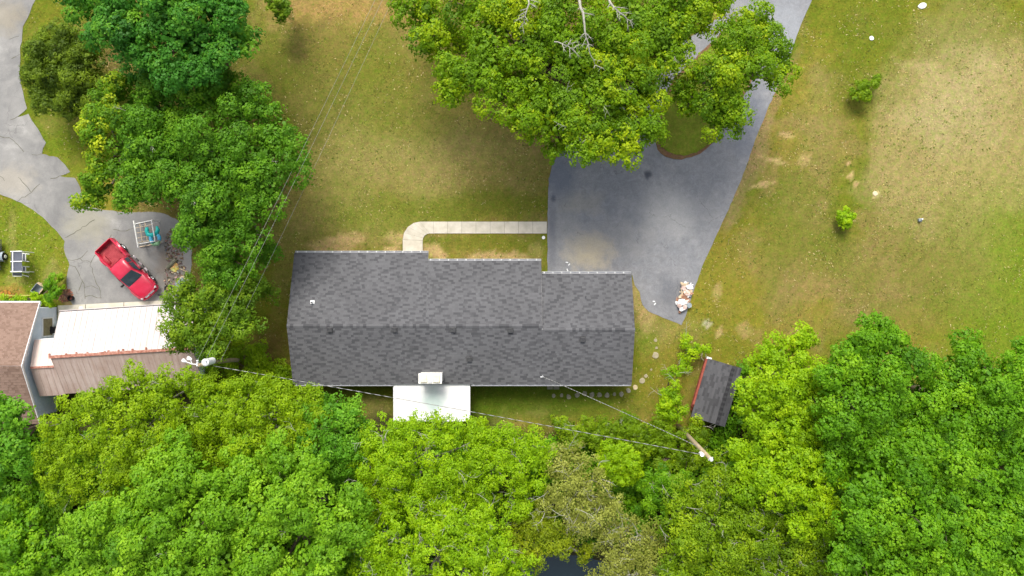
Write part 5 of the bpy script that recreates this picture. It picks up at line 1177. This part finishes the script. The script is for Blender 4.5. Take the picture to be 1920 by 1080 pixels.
# ------------------------------------------------------------------ white framed double chair with dark canopy panels
sw = thing('canopy_swing', 'white-framed twin lawn seat with dark slate panels on the left grass', 'lawn swing', P(38, 496), 0)
def S3(x, y, z): return P(x, y, z)-sw.location
def panel(b, pts, t=.02):
    v = [Vector(p) for p in pts]; b.mesh(v+[p-Vector((0, 0, t)) for p in v], [(3, 2, 1, 0), (4, 5, 6, 7), (0, 1, 5, 4), (1, 2, 6, 5), (2, 3, 7, 6), (3, 0, 4, 7)])
for (y0, y1) in ((472.5, 489.5), (491.5, 508.5)):
    b = MB(); panel(b, [S3(24.5, y0, 1.5), S3(41, y0, 1.62), S3(41, y1, 1.62), S3(24.5, y1, 1.5)]); b.build('canopy_panel', M['bluegrey'], sw)
    b = MB(); panel(b, [S3(20.5, y0, 1.2), S3(23, y0, 1.5), S3(23, y1, 1.5), S3(20.5, y1, 1.2)]); b.build('back_panel', M['bluegrey'], sw)
b = MB(); panel(b, [S3(24, 511, 1.35), S3(41, 511, 1.45), S3(41, 517, .8), S3(24, 517, .8)]); b.build('side_panel', M['bluegrey'], sw)
b = MB()
for y in (471.5, 490.5, 509.5): b.tube([S3(20, y, 1.4), S3(24, y, 1.56), S3(41.5, y-.5, 1.68)], .045, 6)
b.tube([S3(24, 471, 1.56), S3(24, 510, 1.56)], .05, 6); b.tube([S3(23, 510, 1.4), S3(24, 518, .7), S3(41, 518, .7)], .03, 6)
for (x, y) in ((22, 472), (22, 509), (41, 472), (41, 509)):
    q = S3(x, y, 1.45); b.tube([q, Vector((q.x, q.y, 0))], .035, 6)
b.build('frame', M['white'], sw)
for (y0, y1) in ((475, 489), (499, 510)):
    b = MB()
    b.tube([S3(41, y0, .7), S3(54.5, y0+1.5, .55), S3(55, y0+1.5, 0)], .03, 6); b.tube([S3(41, y1, .7), S3(54, y1+1.5, .55), S3(54.5, y1+1.5, 0)], .03, 6); b.tube([S3(48, y0+.5, .65), S3(48, y1+.5, .65)], .04, 6); b.tube([S3(42, y0, .68), S3(42, y1, .68)], .03, 6)
    b.build('arm_frame', M['white'], sw)
    b = MB(); panel(b, [S3(41, y0+1, .42), S3(47, y0+1, .4), S3(47, y1, .4), S3(41, y1, .42)]); b.build('seat', M['bluegrey'], sw)
b = MB(); b.tube([S3(40,515,.66), S3(54, 518.5, .5)], .03, 6); b.build('foot_rail', M['white'], sw)
# trailer at left edge
tr = thing('utility_trailer', 'dark metal trailer with one white-hubbed wheel, cut by the left edge', 'trailer', P(-12, 480), 0)
def T3(x, y, z): return P(x, y, z)-tr.location
b = MB()
for x in (-45, -1): b.tube([T3(x, 450, .55), T3(x, 505, .55)], .05, 6)
for y in (450, 458, 467, 478, 490, 500, 505): b.tube([T3(-45, y, .55), T3(2, y, .55)], .035, 6)
b.tube([T3(2, 449, .8), T3(2, 470, .8)], .03, 6); b.tube([T3(-1, 450, .55), T3(-1, 450, .8)], .03, 6)
b.build('frame', M['dark'], tr)
b = MB(); panel(b, [T3(-44, 452, .52), T3(-2, 452, .52), T3(-2, 503, .52), T3(-44, 503, .52)]); b.build('deck', M['greyplastic'], tr)
b = MB(); c = T3(8, 481, .3); b.tube([c+Vector((-.1, 0, .0)), c+Vector((-.08, 0, 0)), c+Vector((.08, 0, 0)), c+Vector((.1, 0, 0))], [.25, .3, .3, .25], 18); wt = b.build('wheel', M['black'], tr)
b = MB(); b.tube([c+Vector((.09, 0, 0)), c+Vector((.13, 0, 0))], [.17, .13], 14); b.build('rim', M['white'], wt)
b = MB()
vs = []
for k in range(9):
    a = math.pi*k/8; vs += [(c.x-.2, c.y+.42*math.cos(a), .3+.4*math.sin(a)), (c.x+.08, c.y+.42*math.cos(a), .3+.4*math.sin(a))]
b.mesh(vs, [(2*k, 2*k+1, 2*k+3, 2*k+2) for k in range(8)]); b.build('fender', M['greyplastic'], tr)
# spare wheel standing white-hubbed
b = MB(); m_ = Matrix.Rotation(.9, 4, 'Z') @ Matrix.Rotation(.35, 4, 'X')
b.box((-.42, -.3, .0), (.42, .3, .05), m_); 
for s in (-1, 1): b.box((-.42, s*.3-.02, 0), (.42, s*.3+.02, .42), m_)
b.box((-.44, -.3, 0), (-.40, .3, .42), m_); b.cm = 1; b.box((-.5, -.36, .38), (.5, -.28, .46), m_); b.box((.40, -.3, 0), (.44, .3, .42), m_)
o = b.build('tipped_box', [M['greyplastic'], M['tan']]); o.location = P(73, 540, .1); tag(o, 'open grey box tipped in the grass, cream rim, beside the dark bushy plant', 'box')
